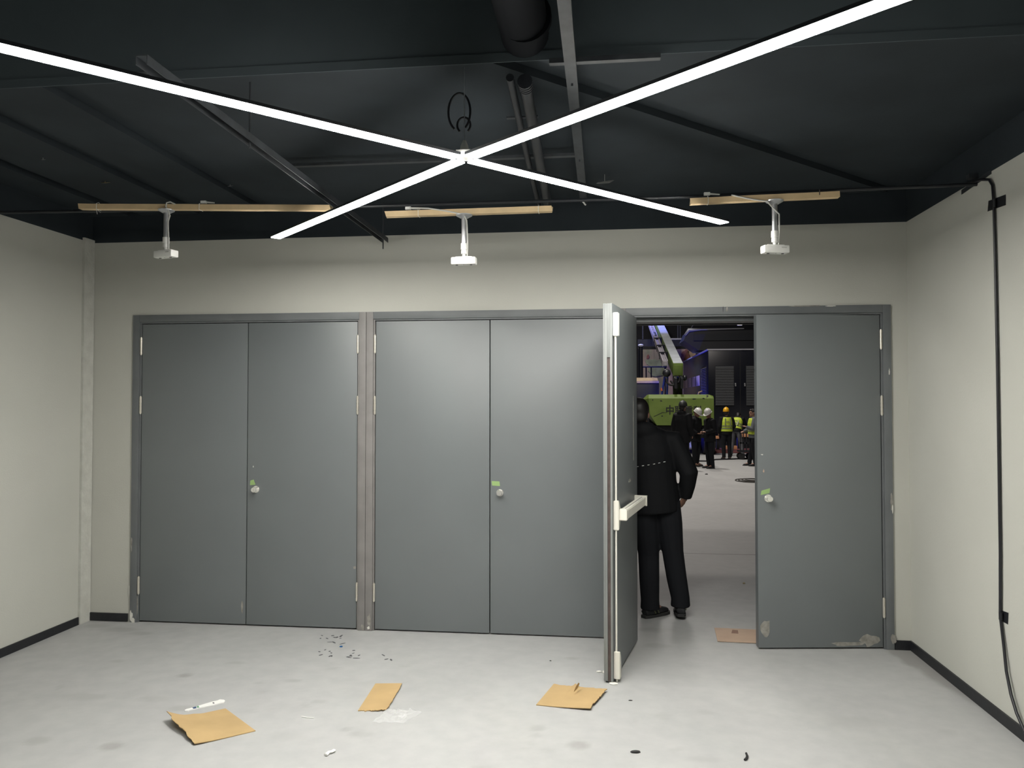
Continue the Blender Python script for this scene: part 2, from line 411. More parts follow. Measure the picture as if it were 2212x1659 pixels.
# vertical-rod exit device
uo = we - .030
def onface(a, bb, h): return TL(a, LT + h, bb)
b = B(); b.prism([(uo - .030, 2.17), (uo - .018, 2.165), (uo + .012, 2.165), (uo + .016, 2.17), (uo + .016, 2.315), (uo - .030, 2.315)], 0, .034, onface)
bmesh.ops.bevel(b.bm, geom=list(b.bm.edges), offset=.003, segments=2, affect='EDGES'); b.build('top_latch', M_white, lf)
b = B(); b.prism([(uo - .034, .022), (uo + .016, .022), (uo + .016, .19), (uo - .004, .19), (uo - .022, .165), (uo - .034, .11)], 0, .038, onface)
bmesh.ops.bevel(b.bm, geom=list(b.bm.edges), offset=.003, segments=2, affect='EDGES'); b.build('bottom_latch', M_bar, lf)
b = B(); b.T = TL
b.tube([(uo, LT + .014, .19), (uo, LT + .014, .95)], .0065, 10); b.tube([(uo, LT + .014, 1.13), (uo, LT + .014, 2.17)], .0065, 10); b.build('latch_rod', M_bar, lf)
b = B(); b.T = TL; b.tube([(uo, LT + .017, .004), (uo, LT + .017, .03)], .006, 10); b.build('floor_bolt', M_bar, lf)
b = B(); b.prism([(uo - .014, .945), (uo + .016, .945), (uo + .016, 1.13), (uo - .010, 1.13), (uo - .052, 1.075), (uo - .052, 1.005)], 0, .034, onface)
b.prism([(uo - .060, 1.005), (uo - .004, 1.005), (uo - .004, 1.075), (uo - .060, 1.075)], .02, .082, onface)
bmesh.ops.bevel(b.bm, geom=list(b.bm.edges), offset=.004, segments=2, affect='EDGES'); b.build('bar_chassis', M_bar, lf)
b = B(); b.prism([(.10, 1.010), (uo - .060, 1.010), (uo - .060, 1.070), (.10, 1.070)], .030, .082, onface)
bmesh.ops.bevel(b.bm, geom=list(b.bm.edges), offset=.004, segments=2, affect='EDGES'); b.build('push_bar', M_bar, lf)
b = B(); b.prism([(.085, 1.004), (.115, 1.004), (.115, 1.076), (.085, 1.076)], 0, .088, onface); b.build('bar_end_bracket', M_bar, lf)
b = B(); b.prism([(.13, 1.0695), (uo - .07, 1.0695), (uo - .07, 1.0705), (.13, 1.0705)], .054, .058, onface); b.build('bar_seam', M_seal, lf)

# marks of dried plaster and scuffs on the door sets
def onwall(y): return lambda a, bb, h: (a, y - h, bb)
d1, d2, d3 = doors[0][0], doors[1][0], doors[2][0]
def sm(dr, px, py, w, h, m, sd, y=-.014):
    q = PY(px, py, y); return smear(dr, onwall(y), q[0], q[2], w, h, m, sd)
sm(d1, 284, 1176, .016, .15, M_dust, 1); sm(d1, 283, 1330, .03, .10, M_plaster, 2); sm(d1, 287, 1340, .045, .05, M_plaster, 3); sm(d1, 279, 1275, .006, .12, M_plaster, 4)
sm(d1, 296, 1310, .02, .18, M_dust, 5, -.004)
sm(doors[0][1][0], 523, 1310, .020, .13, M_dust, 6, HY); sm(doors[0][2][0], 547, 1008, .008, .02, M_plaster, 7, HY); sm(doors[0][2][0], 766, 1226, .03, .03, M_dust, 8, HY)
sm(d2, 797, 1340, .035, .12, M_dust, 9); sm(d1, 783, 1355, .035, .05, M_dust, 10); sm(d2, 796, 1356, .03, .03, M_plaster, 31)
sm(d3, 1740, 661, .30, .012, M_dust, 11); sm(d3, 1795, 661, .09, .010, M_plaster, 12); sm(d3, 1570, 668, .02, .05, M_dust, 13); sm(d3, 1562, 668, .006, .055, M_ink, 14)
sm(d3, 1921, 803, .010, .06, M_plaster, 15); sm(d3, 1926, 1085, .022, .18, M_dust, 16); sm(d3, 1928, 1100, .01, .08, M_plaster, 17); sm(d3, 1930, 1380, .05, .09, M_dust, 18)
def onleaf(T): return lambda a, bb, h: T(a, -h, bb)
smear(rf, onleaf(TR), .84, .14, .09, .16, M_dust, 19); smear(rf, onleaf(TR), .10, .06, .16, .10, M_dust, 20); smear(rf, onleaf(TR), .26, .035, .3, .04, M_dust, 21)
smear(rf, onleaf(TR), .845, 1.26, .012, .03, M_cardd, 22); smear(rf, onleaf(TR), .855, 1.375, .02, .010, M_plaster, 23)
smear(lf, lambda a, bb, h: TL(a, LT + h, bb), .15, 1.55, .015, .5, M_dust, 24); smear(lf, lambda a, bb, h: TL(a, LT + h, bb), .3, 1.2, .10, .03, M_dust, 25)

# green masking tape tabs stuck on the doors
def tape(poly, label):
    o = B().prism([(q[0], q[2]) for q in [PY(*p, HY) for p in poly]], 0.0003, .0012, lambda a, bb, h: (a, HY - h, bb)).build('tape_tab', M_tape); tag(o, label, 'tape', 'green tape tabs above the door knobs')
tape([(541, 1038), (548, 1036), (552, 1047), (540, 1048)], 'small torn green tape tab above the knob of the left door pair')
tape([(1062, 1039), (1079, 1040), (1080, 1050), (1063, 1049)], 'green masking tape tab above the knob of the middle door pair')
b = B(); b.prism([(.805, 1.103), (.868, 1.088), (.862, 1.120), (.800, 1.137)], .0003, .0012, lambda a, bb, h: TR(a, -h, bb))
tag(b.build('tape_tab', M_tape), 'longer green tape tab with a dark mark on the half open right door leaf', 'tape', 'green tape tabs above the door knobs')

# ------------------------------------------------------------------ X-shaped linear light
ZL = 2.83
cx = PZ(1003, 345, ZL)
fix = empty('linear_pendant_light', (cx[0], cx[1], ZL), 'X-shaped white LED linear pendant glowing under the black ceiling', 'light')
ea, eb = PZ(1565, 483, ZL), PZ(595, 515, ZL); fa, fb = PZ(0, 105, ZL), PZ(1930, 2, ZL)
for tgt, ext in ((ea, 0), (eb, 0), (fa, 1), (fb, 1)):
    d = (tgt - cx)[:2]; ln = np.linalg.norm(d); d = d / ln; nrm = np.array([-d[1], d[0]])
    L1 = 2.05 if ext else ln
    Tq = lambda u, n, z, d=d, nrm=nrm: (cx[0] + d[0] * u + nrm[0] * n, cx[1] + d[1] * u + nrm[1] * n, z)
    b = B(); b.T = Tq
    b.box(.040, L1, -.031, .031, ZL + .0055, ZL + .019); b.box(L1, L1 + .003, -.031, .031, ZL, ZL + .019)
    arm = b.build('arm', M_blackgloss, fix)
    b = B(); b.T = Tq; b.box(.040, L1 - .002, -.031, .031, ZL, ZL + .005, bevel=.0015); b.build('diffuser', M_led, arm)
hub = B(); hub.box(cx[0] - .032, cx[0] + .032, cx[1] - .032, cx[1] + .032, ZL + .003, ZL + .036); hub.build('hub', M_white, fix)
b = B(); b.tube([(cx[0], cx[1], ZL + .036), (cx[0], cx[1], ZL + .06), (cx[0], cx[1], ZL + .085)], [.022, .018, .008], 14); b.build('hanger_cup', M_white, fix)
b = B(); b.tube([(cx[0], cx[1], ZL + .085), (cx[0], cx[1], ZS)], .0022, 6); b.build('hanger_wire', M_alu, fix)
loop = [(cx[0] - .005 + .05 * math.sin(t) - .02, cx[1] + .01, ZL + .22 + .085 * math.cos(t)) for t in np.linspace(-2.7, 2.6, 24)]
b = B(); b.tube(loop, .005, 6); b.tube([(cx[0] - .005 + .03 * math.sin(t), cx[1] + .012, ZL + .16 + .035 * math.cos(t)) for t in np.linspace(-2.5, 2.5, 16)], .005, 6); b.build('power_cable', M_cable, fix)

# ------------------------------------------------------------------ ceiling services
YC = -1.04
b = B(); b.tube([(XR, YC, 3.012), (4.5, YC, 2.99), (2.5, YC, 2.995), (0, YC, 3.03)], .011, 8)
tag(b.build('conduit', M_blackgloss), 'thin black conduit running under the soffit above the timber battens', 'conduit')
def hang(x, y, z0, parent, r=.0018):
    B().tube([(x, y, z0), (x, y, ZS)], r, 6).build('hanger_rod', M_blackgloss, parent)
# long perforated channel on the left, end pointing at the wall
st = empty('strut_channel', (2.465, -1.5, 2.965), 'black slotted strut channel on the left ending with a bolt by the door wall', 'strut')
b = B(); b.box(2.442, 2.446, -3.2, -.10, 2.96, 2.995); b.box(2.484, 2.488, -3.2, -.10, 2.96, 2.995); b.box(2.446, 2.484, -3.2, -.10, 2.991, 2.995)
b.build('rail', M_steelgrey, st)
for yy in np.arange(-3.1, -.15, .14): B().box(2.449, 2.481, yy, yy + .05, 2.9885, 2.9908).build('slot', M_dark, st)
B().tube([(2.465, -.16, 2.90), (2.465, -.16, ZS)], .005, 8).build('bolt', M_steelgrey, st); B().tube([(2.465, -2.35, 2.94), (2.465, -2.35, ZS + .2)], .005, 8).build('bolt', M_steelgrey, st)
# second channel near the middle
st = empty('strut_channel', (3.97, -1.8, 3.2), 'grey flat channel hanging beside the round duct above the middle doors', 'strut')
b = B(); b.box(3.945, 3.995, -4.6, -.22, 3.19, 3.196); b.box(3.945, 3.949, -4.6, -.22, 3.196, 3.215); b.box(3.991, 3.995, -4.6, -.22, 3.196, 3.215); b.build('rail', M_steelgrey, st)
for yy in (-2.3, -1.2, -.3): B().tube([(3.97, yy, 3.178), (3.97, yy, ZS)], .005, 8).build('bolt', M_steelgrey, st)
b = B(); b.tube([(3.965, -.235, 3.192), (3.985, -.24, 3.165)], .006, 6); b.build('end_clip', M_white, st)
cb = B(); cb.box(2.12, 3.945, -1.27, -1.235, 3.195, 3.212); tag(cb.build('cross_bar', M_steelgrey), 'thin dark cross bar behind the centre of the X light', 'strut')
cb = B(); cb.box(3.88, 4.35, -2.50, -2.47, 3.20, 3.222); tag(cb.build('cross_bar', M_steelgrey), 'dark cross bar along the soffit edge right of the round duct', 'strut')
# round duct and pipe
dd = empty('air_duct', (3.76, -3.4, 3.28), 'thick black round duct at the top centre of the ceiling', 'duct')
M_duct = mat('matt_black_duct', (.004, .005, .007), .85, spec=.15)
B().tube([(3.80, -5.4, 3.36), (3.77, -2.44, 3.36)], .105, 24).build('duct_tube', M_duct, dd)
for yy in (-4.4, -3.5, -2.6): B().tube([(3.785, yy, 3.36), (3.785, yy + .03, 3.36)], .112, 24).build('collar', M_duct, dd)
pp = empty('ceiling_pipe', (3.72, -1.2, 3.18), 'shiny black pipe running from the round duct towards the doors', 'pipe')
B().tube([(3.765, -2.40, 3.17), (3.735, -1.2, 3.17), (3.71, -.15, 3.17)], .028, 16).build('pipe', M_blackgloss, pp)
B().tube([(3.70, -2.41, 3.185), (3.665, -1.2, 3.185), (3.64, -.15, 3.185)], .018, 12).build('pipe', M_blackgloss, pp)
for k in range(4): B().tube([(3.765, -2.40 + k * .022, 3.17), (3.765, -2.388 + k * .022, 3.17)], .034, 16).build('collar', M_blackgloss, pp)
for yy in (-1.9, -.9): B().box(3.62, 3.78, yy, yy + .025, 3.198, 3.205).build('clamp', M_steelgrey, pp)
# ceiling-edge bracket on the left and scraps caught on the panels
br = B(); q = PZ(305, 160, ZS); br.box(q[0] - .015, q[0] + .015, q[1] - .002, q[1] + .002, ZS - .06, ZS); br.box(q[0] - .015, q[0] + .06, q[1] - .03, q[1], ZS - .003, ZS)
tag(br.build('angle_bracket', M_steelgrey), 'small dark angle bracket above the left arm of the light', 'bracket')
def scrap(px, py, poly, m, label, z=ZS, drop=.012):
    q = PZ(px, py, z - drop)
    b = B(); b.prism(poly, 0, .0015, lambda a, bb, h: (q[0] + a, q[1] + bb * .8 + h, q[2] + bb * .5))
    b.tube([(q[0], q[1], q[2]), (q[0], q[1], z)], .001, 5)
    tag(b.build('paper_scrap', m), label, 'scrap', 'scraps caught on the ceiling')
M_yel = mat('yellowed_paper', (0.55, 0.45, 0.22), 0.8); M_pap = mat('white_paper', (0.60, 0.60, 0.57), 0.8)
scrap(227, 395, [(-.03, .002), (0, -.006), (.035, .006), (.01, .012), (-.028, .012)], M_yel, 'yellowish paper scrap stuck to the black ceiling on the left')
scrap(497, 402, [(-.018, 0), (0, -.006), (.02, .004), (.004, .008)], M_pap, 'tiny white scrap on the ceiling above the left batten')
scrap(1306, 393, [(-.055, -.03), (-.02, -.036), (.03, -.028), (.062, .03), (.055, .045), (.02, .03), (-.045, -.005)], M_pap, 'folded white paper scrap hanging above the right arm of the light', drop=.05)
scrap(93, 345, [(-.012, 0), (.012, -.004), (.014, .004), (-.008, .006)], M_pap, 'tiny pale fleck on the ceiling at the far left')

# ------------------------------------------------------------------ timber battens with the three sensors
YW = -1.08
def batten(pL, pR, label):
    L, R = PY(*pL, YW), PY(*pR, YW)
    t = empty('timber_batten', tuple((L + R) / 2), label, 'batten', 'timber battens under the conduit')
    n = 12; b = B(); rs = random.Random(int(pL[0]))
    ring = []
    for i in range(n + 1):
        f = i / n; p = L + (R - L) * f; w = rs.uniform(-.0008, .0008); e = .004 * rs.random() if i in (0, n) else 0
        ring.append([b._v((p[0] + (e * s), p[1] + a, p[2] + c + w)) for a, c, s in ((-.022, -.017, 1), (.022, -.017, -1), (.022, .017, 1), (-.022, .017, -2))])
    for q, r in zip(ring, ring[1:]):
        for k in range(4): b.bm.faces.new([q[k], q[(k + 1) % 4], r[(k + 1) % 4], r[k]])
    b.bm.faces.new(ring[0]); b.bm.faces.new(ring[-1])
    b.build('timber', M_wood, t)
    def tie(f, tails=0):
        p = L + (R - L) * f
        b = B(); b.tube([(p[0], p[1] - .0235, p[2] - .018), (p[0], p[1] - .0235, p[2] + .018), (p[0], p[1], p[2] + .030), (p[0], p[1] + .0235, p[2] + .018), (p[0], p[1] + .0235, p[2] - .0185), (p[0], p[1] - .0235, p[2] - .0185)], .0018, 6)
        if tails:
            b.tube([(p[0], p[1] - .022, p[2] - .02), (p[0] + .012, p[1] - .03, p[2] - .055)], .0015, 5); b.tube([(p[0], p[1] - .022, p[2] - .02), (p[0] + .035, p[1] - .03, p[2] - .045)], .0015, 5)
        b.build('cable_tie', M_white, t)
    return t, L, R, tie
t1, L1_, R1_, tie1 = batten((174, 447), (716, 450), 'long pale timber batten under the ceiling on the left'); tie1(.075, 1); tie1(.49); 
t2, L2_, R2_, tie2 = batten((835, 464), (1193, 452), 'pale timber batten in the middle behind the crossing lights'); tie2(.2); tie2(.92)
t3, L3_, R3_, tie3 = batten((1491, 436), (1812, 421), 'short pale timber batten under the ceiling on the right'); tie3(.12)
B().tube([(L3_[0] + .74, YW - .0225, L3_[2] + .012), (L3_[0] + .74, YW - .0225, L3_[2] + .042)], .003, 6).build('nail', M_seal, t3)

def sensor(pf, ph, yaw, label, cablepts, zb):
    f = PY(*pf, YW); h = PY(*ph, YW); x, y = (f[0] + h[0]) / 2, YW
    zt = zb - .017; zh = h[2]
    t = empty('ceiling_sensor', (x, y, zh), label, 'camera', 'people counting sensors on poles')
    B().tube([(x, y, zt), (x, y, zt - .006), (x, y, zt - .014), (x, y, zt - .02)], [.052, .05, .035, .026], 24).build('flange', M_alu, t)
    zj = zh + .105
    B().tube([(x, y, zt - .02), (x, y, zj)], .0165, 18).build('pole', M_alu, t)
    b = B(); b.tube([(x, y, zj + .004), (x, y, zj - .034)], .021, 18); b.tube([(x, y, zj - .034), (x, y, zj - .040)], .017, 18); b.tube([(x, y, zj - .04), (x, y, zj - .062)], .019, 18); b.build('collar', M_white, t)
    b = B(); b.tube([(x, y, zj - .058), (x, y, zj - .078)], [.012, .010], 14); b.build('ball_joint', M_white, t)
    c, s = math.cos(yaw), math.sin(yaw)
    Tq = lambda u, v, z: (x + c * u - s * v, y + s * u + c * v, zh + z)
    b = B(); b.T = Tq; b.box(-.077, .077, -.032, .032, -.024, .022, bevel=.008)
    b.box(-.052, .052, -.018, .018, .020, .027, bevel=.002)
    hs = b.build('housing', M_white, t)
    for u in (-.045, .045): q = B(); q.T = Tq; q.tube([(u, -.004, -.0238), (u, -.004, -.0262)], .0085, 16); q.build('lens', M_dark, hs)
    q = B(); q.T = Tq; q.tube([(0, -.012, -.0238), (0, -.012, -.0256)], .003, 10); q.build('indicator', M_knob, hs)
    q = B(); q.T = Tq; q.box(.028, .058, -.0328, -.0318, .004, .010); q.build('logo_plate', M_greycable, hs)
    pts = [tuple(PY(a, bb, YW - .028)) for a, bb in cablepts]
    pts = pts + [(x + .022, y - .018, zj + .1), (x + .024, y - .012, zj), (x + .02, y - .004, zh + .022)]
    B().tube(pts, .0045, 8).build('cable', M_greycable, t)
    return t
sensor((361, 452), (357, 549), math.radians(-16), 'white box sensor on a pole under the left timber batten', [(378, 441), (368, 436), (360, 438), (358, 446), (364, 456), (367, 466)], L1_[2] + .35 * (R1_[2] - L1_[2]))
sensor((1003, 461), (1002, 564), math.radians(-2), 'bright white box sensor on a pole under the middle timber batten', [(885, 449), (925, 450), (965, 456), (990, 461), (1003, 466), (1008, 476)], L2_[2] + .47 * (R2_[2] - L2_[2]))
sensor((1674, 431), (1673, 539), math.radians(13), 'white box sensor on a shiny pole under the right timber batten', [(1580, 421), (1610, 428), (1640, 433), (1657, 435), (1665, 444)], L3_[2] + .57 * (R3_[2] - L3_[2]))
for px, py, lb in ((882, 450, 'white cable connector lying on the middle timber batten'), (1527, 419, 'white plug connectors lying on the right timber batten'), (440, 437, 'small white connector on top of the left timber batten')):
    q = PY(px, py, YW); b = B()
    b.box(q[0] - .018, q[0] + .018, q[1] - .01, q[1] + .01, q[2] - .009, q[2] + .009, bevel=.002)
    for k in (-1, 0, 1): b.tube([(q[0] + .015, q[1], q[2] + .004 * k), (q[0] + .075, q[1], q[2] - .006 + .002 * k)], .002, 6)
    tag(b.build('cable_connector', M_white), lb, 'connector', 'white cable connectors on battens')

# ------------------------------------------------------------------ black cable on the right wall
pts = [(XR - .012, *PX(a, bb, XR)[1:]) for a, bb in [(2085, 398), (2105, 393), (2125, 388), (2142, 388), (2149, 400), (2152, 440), (2154, 520), (2156, 600), (2160, 800), (2163, 1000), (2166, 1200), (2166, 1330)]]
for a, bb, off in [(2169, 1400, .016), (2174, 1450, .022), (2184, 1500, .026), (2196, 1540, .028), (2209, 1570, .030)]:
    q = PX(a, bb, XR - off); pts.append(tuple(q))
q = pts[-1]; pts += [(q[0], q[1] - .08, .02), (q[0] - .01, q[1] - .25, .009), (q[0] - .02, q[1] - 1.4, .009)]
tag(B().tube(pts, .008, 10).build('power_cable', M_cable), 'black power cable taped down the right wall to the floor', 'cable')
def wtape(poly, label):
    q = [PX(a, bb, XR) for a, bb in poly]
    b = B(); b.prism([(p[1], p[2]) for p in q], .0, .001, lambda a, bb, h: (XR - .001 - h, a, bb))
    yc = float(np.mean([p[1] for p in q])); zl = min(p[2] for p in q) + .012; zh_ = max(p[2] for p in q) - .012
    b.tube([(XR - .012, yc, zl), (XR - .012, yc, zh_)], .0098, 10)
    tag(b.build('tape_strip', M_tapeb), label, 'tape', 'black tape on the wall cable')
wtape([(2136, 434), (2173, 420), (2173, 443), (2134, 457)], 'wide strip of black tape holding the cable high on the right wall')
wtape([(2158, 1316), (2179, 1324), (2178, 1349), (2158, 1338)], 'small square of black tape holding the cable low on the right wall')
q0, q1 = PX(2078, 415, XR), PX(2142, 378, XR)
b = B(); b.prism([(q0[1], q0[2] + .012), (q1[1], q0[2] + .03), (q1[1], q0[2] + .005), (q0[1], q0[2] - .015)], 0, .004, lambda a, bb, h: (XR - h, a, bb)); b.box(XR - .05, XR, YC - .02, YC + .02, 3.045, 3.07)
tag(b.build('conduit_bracket', M_steelgrey), 'grey bracket where the conduit meets the right wall', 'bracket')

# ------------------------------------------------------------------ litter on the floor
def sheet(name, corners, m, lift, label, group=None, torn=(), thick=.004, nu=24, nv=18, seed=0, cat='cardboard'):
    """corners in photo pixels on the floor: near-left order a,b,c,d; lift(u,v) raises it"""
    A = [PZ(*c_) for c_ in corners]; rs = random.Random(seed)
    tn = {e: [rs.uniform(-.6, .6) for _ in range(max(nu, nv) + 1)] for e in torn}
    top, bot = [], []
    b = B()
    for j in range(nv + 1):
        for i in range(nu + 1):
            u, v = i / nu, j / nv
            uu, vv = u, v
            if 'l' in tn: uu = u + (1 - u) * .035 * tn['l'][j] * (1 if u < .5 else 0) * (1 - 2 * u)
            if 'r' in tn: uu = uu + .03 * tn['r'][j] * max(0, 2 * u - 1)
            if 'n' in tn: vv = v + .03 * tn['n'][i] * max(0, 1 - 2 * v)
            if 'f' in tn: vv = vv + .03 * tn['f'][i] * max(0, 2 * v - 1)
            p = (A[0] * (1 - uu) + A[1] * uu) * (1 - vv) + (A[3] * (1 - uu) + A[2] * uu) * vv
            z = .001 + lift(u, v)
            bot.append(b._v((p[0], p[1], z))); top.append(b._v((p[0], p[1], z + thick)))
    k = nu + 1
    for j in range(nv):
        for i in range(nu):
            q = [j * k + i, j * k + i + 1, (j + 1) * k + i + 1, (j + 1) * k + i]
            b.bm.faces.new([top[t] for t in q]); b.bm.faces.new([bot[t] for t in q[::-1]])
    edge = [(i, i + 1) for i in range(nu)] + [(j * k + nu, (j + 1) * k + nu) for j in range(nv)] + [(nv * k + i + 1, nv * k + i) for i in range(nu - 1, -1, -1)] + [((j + 1) * k, j * k) for j in range(nv - 1, -1, -1)]
    for a, c in edge: b.bm.faces.new([bot[a], bot[c], top[c], top[a]])
    o = b.build(name, m, None, 30); tag(o, label, cat, group); return o
G = 'cardboard pieces on the floor'
sheet('cardboard_sheet', [(422, 1611), (552, 1580), (487, 1532), (358, 1560)], M_card, lambda u, v: .055 * max(0, 1 - u * 1.7) ** 2 * (.15 + .85 * v) + .006 * max(0, 1 - abs(u - .45) * 6) * v, 'largest cardboard piece with a torn lifted left edge', G, ('l',), seed=4)
sheet('cardboard_sheet', [(773, 1537), (836, 1537), (869, 1481), (811, 1478)], M_card, lambda u, v: .012 * max(0, u - .3) * (1 - v) + .01 * v * u, 'narrow upright cardboard strip beside crumpled clear film', G, ('n', 'r'), seed=5)
sheet('cardboard_sheet', [(1158, 1524), (1274, 1536), (1311, 1495), (1196, 1479)], M_card, lambda u, v: .012 * u * u + .008 * v * max(0, u - .5) + .02 * max(0, 1 - abs(u - .42) * 14) * max(0, v - .5) * 2, 'cardboard piece with a torn slit near the open door leaf', G, ('r', 'f'), seed=6)
tq = PZ(1244, 1492, .02)
sheet('cardboard_sheet', [(1550, 1387), (1640, 1391), (1633, 1362), (1543, 1358)], M_cardd, lambda u, v: .003, 'pinkish brown flat board lying in the doorway under the right leaf', G, (), seed=7)
q = [PZ(*c_) for c_ in [(1580, 1370), (1595, 1371), (1594, 1364), (1582, 1363)]]
tag(B().prism([(p[0], p[1]) for p in q], .0085, .0095).build('paper_label', mat('brown_label', (.25, .15, .11), .8)), 'small brown label on the board in the doorway', 'label')
# cardboard flap raised at the slit
b = B(); b.prism([(-.03, 0), (.02, .004), (.03, .03), (.005, .045), (-.02, .03)], 0, .003, lambda a, bb, h: (tq[0] + a * .4 + bb * .3, tq[1] + a + h, .022 + bb)); tag(b.build('cardboard_flap', M_card), 'small torn flap standing up on the cardboard by the open door', 'cardboard')
# long white sachet with blue print
a0, a1 = PZ(399, 1537), PZ(485, 1515)
d = a1 - a0; ln = np.linalg.norm(d); d = d / ln; nr = np.array([-d[1], d[0], 0])
sa = empty('plastic_sachet', tuple((a0 + a1) / 2), 'long thin white plastic sachet with blue print by the largest cardboard', 'wrapper')
b = B(); prof = [(0, .004), (.06, .014), (.15, .012), (.3, .014), (.45, .02), (.7, .026), (.85, .024), (.93, .03), (1, .010)]
top_ = [(u * ln, w) for u, w in prof] + [(u * ln, -w) for u, w in prof[::-1]]
fnS = lambda a, bb, h: tuple(a0 + d * a + nr * bb + np.array([0, 0, .001 + h]))
b.prism(top_, 0, .006, fnS); b.build('film', M_white, sa)
B().prism([(.20 * ln, .011), (.30 * ln, .013), (.27 * ln, -.013), (.2 * ln, -.011)], .006, .0066, fnS).build('blue_print', mat('blue_print', (.02, .06, .16), .4), sa)
B().prism([(.31 * ln, .012), (.36 * ln, .014), (.34 * ln, -.013), (.29 * ln, -.011)], .006, .0066, fnS).build('green_print', mat('green_print', (.12, .3, .16), .4), sa)
B().prism([(.69 * ln, 0), (.715 * ln, .012), (.74 * ln, 0), (.715 * ln, -.012)], .006, .0066, fnS).build('emblem', M_ink, sa)
# crumpled clear film
M_film = mat('clear_film', (0.95, 0.95, 0.95), 0.08, alpha=0.22, spec=1.0)
b = B(); rs = random.Random(11); A = [PZ(*c_) for c_ in [(803, 1562), (872, 1564), (912, 1540), (838, 1533)]]; gr = []
for j in range(9):
    row = []
    for i in range(13):
        u, v = i / 12, j / 8; p = (A[0] * (1 - u) + A[1] * u) * (1 - v) + (A[3] * (1 - u) + A[2] * u) * v
        ed = min(u, 1 - u, v, 1 - v); row.append(b._v((p[0] + rs.uniform(-.008, .008), p[1] + rs.uniform(-.008, .008), .003 + max(0, abs(noise.noise(Vector((u * 7, v * 5, 3)))) * .05 + rs.uniform(-.006, .01)) * min(1, .25 + ed * 5))))
    gr.append(row)
for j in range(8):
    for i in range(12): b.bm.faces.new([gr[j][i], gr[j][i + 1], gr[j + 1][i + 1], gr[j + 1][i]])
tag(b.build('plastic_film', M_film, None, 0), 'crumpled clear plastic film beside the narrow cardboard strip', 'wrapper')
# crumbs
def crumb(px, py, w, d_, h, m, label, cat, name, ang=0, seed=0, group=None):
    q = PZ(px, py); rs = random.Random(seed); b = B()
    b.ell((0, 0, 0), (1, 1, 1), 12, 7)
    for v in b.bm.verts:
        k = 1 + .35 * noise.noise(Vector(v.co) * 1.7 + Vector((seed, 0, 0)))
        x, y, z = v.co.x * w / 2 * k, v.co.y * d_ / 2 * k, max(v.co.z, -.6) * h / 2
        v.co = (q[0] + x * math.cos(ang) - y * math.sin(ang), q[1] + x * math.sin(ang) + y * math.cos(ang), z + .3 * h + .001)
    tag(b.build(name, m, None, 60), label, cat, group)
crumb(1325, 1478, .055, .035, .012, M_plaster, 'cream plaster flake below the free edge of the open leaf', 'flake', 'plaster_flake', .1, 1)
crumb(1294, 1452, .035, .02, .012, M_plaster, 'white plaster flake left of the open leaf', 'flake', 'plaster_flake', .1, 2)
crumb(1304, 1453, .02, .03, .014, M_plaster, 'white plaster flake touching the bottom of the open leaf', 'flake', 'plaster_flake', .1, 3)
crumb(1607, 1261, .025, .02, .015, mat('yellow_foam', (.5, .42, .25), .9), 'small yellowish foam crumb on the hall floor', 'crumb', 'foam_crumb', 0, 4)
crumb(1373, 1626, .05, .018, .014, M_ink, 'black plastic bit on the floor at the bottom right of centre', 'bit', 'plastic_bit', .15, 5)
crumb(1362, 1514, .025, .006, .006, M_ink, 'tiny thin black bit right of the slit cardboard', 'bit', 'plastic_bit', 0, 6)
crumb(737, 1398, .022, .02, .012, mat('blue_cap', (.02, .12, .3), .4), 'small blue cap on the floor below the left door pair', 'cap', 'bottle_cap', 0, 7)
crumb(1189, 1428, .014, .008, .005, M_ink, 'tiny black speck below the middle doors', 'bit', 'plastic_bit', 0, 8)
q0, q1 = PZ(704, 1634), PZ(722, 1624); qm = PZ(712, 1629)
b = B(); b.tube([(q0[0], q0[1], .008), (qm[0] - .004, qm[1], .010), (qm[0] + .008, qm[1] + .004, .010), (q1[0], q1[1], .008)], [(.011, .006), (.008, .006), (.007, .006), (.010, .006)], 10)
tag(b.build('plastic_scrap', M_white), 'white twisted plastic scrap at the bottom left of centre', 'scrap')
pts = [tuple(PZ(a, bb) + np.array([0, 0, .006])) for a, bb in [(1609, 1644), (1613, 1640), (1614, 1635), (1612, 1630)]]
tag(B().tube(pts, .006, 8).build('plastic_clip', M_ink), 'curved black plastic clip at the bottom right floor', 'clip')
pts = [tuple(PZ(a, bb) + np.array([0, 0, .003])) for a, bb in [(651, 1549), (664, 1551), (678, 1552)]]
tag(B().tube(pts, .002, 6).build('white_thread', M_white), 'thin white thread right of the largest cardboard', 'thread')
b = B(); rs = random.Random(5)
for cx_, cy_, n_, w_ in ((715, 1383, 12, 26), (762, 1415, 9, 14), (703, 1408, 7, 14), (838, 1420, 3, 12)):
    for k in range(n_):
        q = PZ(cx_ + rs.uniform(-w_, w_), cy_ + rs.uniform(-10, 10)); a = rs.uniform(0, 3); s1, s2 = rs.uniform(.008, .026), rs.uniform(.004, .008)
        b.prism([(q[0] + s1 * math.cos(t) * math.cos(a) - s2 * math.sin(t) * math.sin(a), q[1] + s1 * math.cos(t) * math.sin(a) + s2 * math.sin(t) * math.cos(a)) for t in np.linspace(0, 2 * math.pi, 9)[:-1]], .0003, .0012)
tag(b.build('dark_flecks', mat('dark_fleck', (.06, .06, .065), .6)), 'scatter of dark flecks on the floor below the left doors', 'flecks', None, 'stuff')

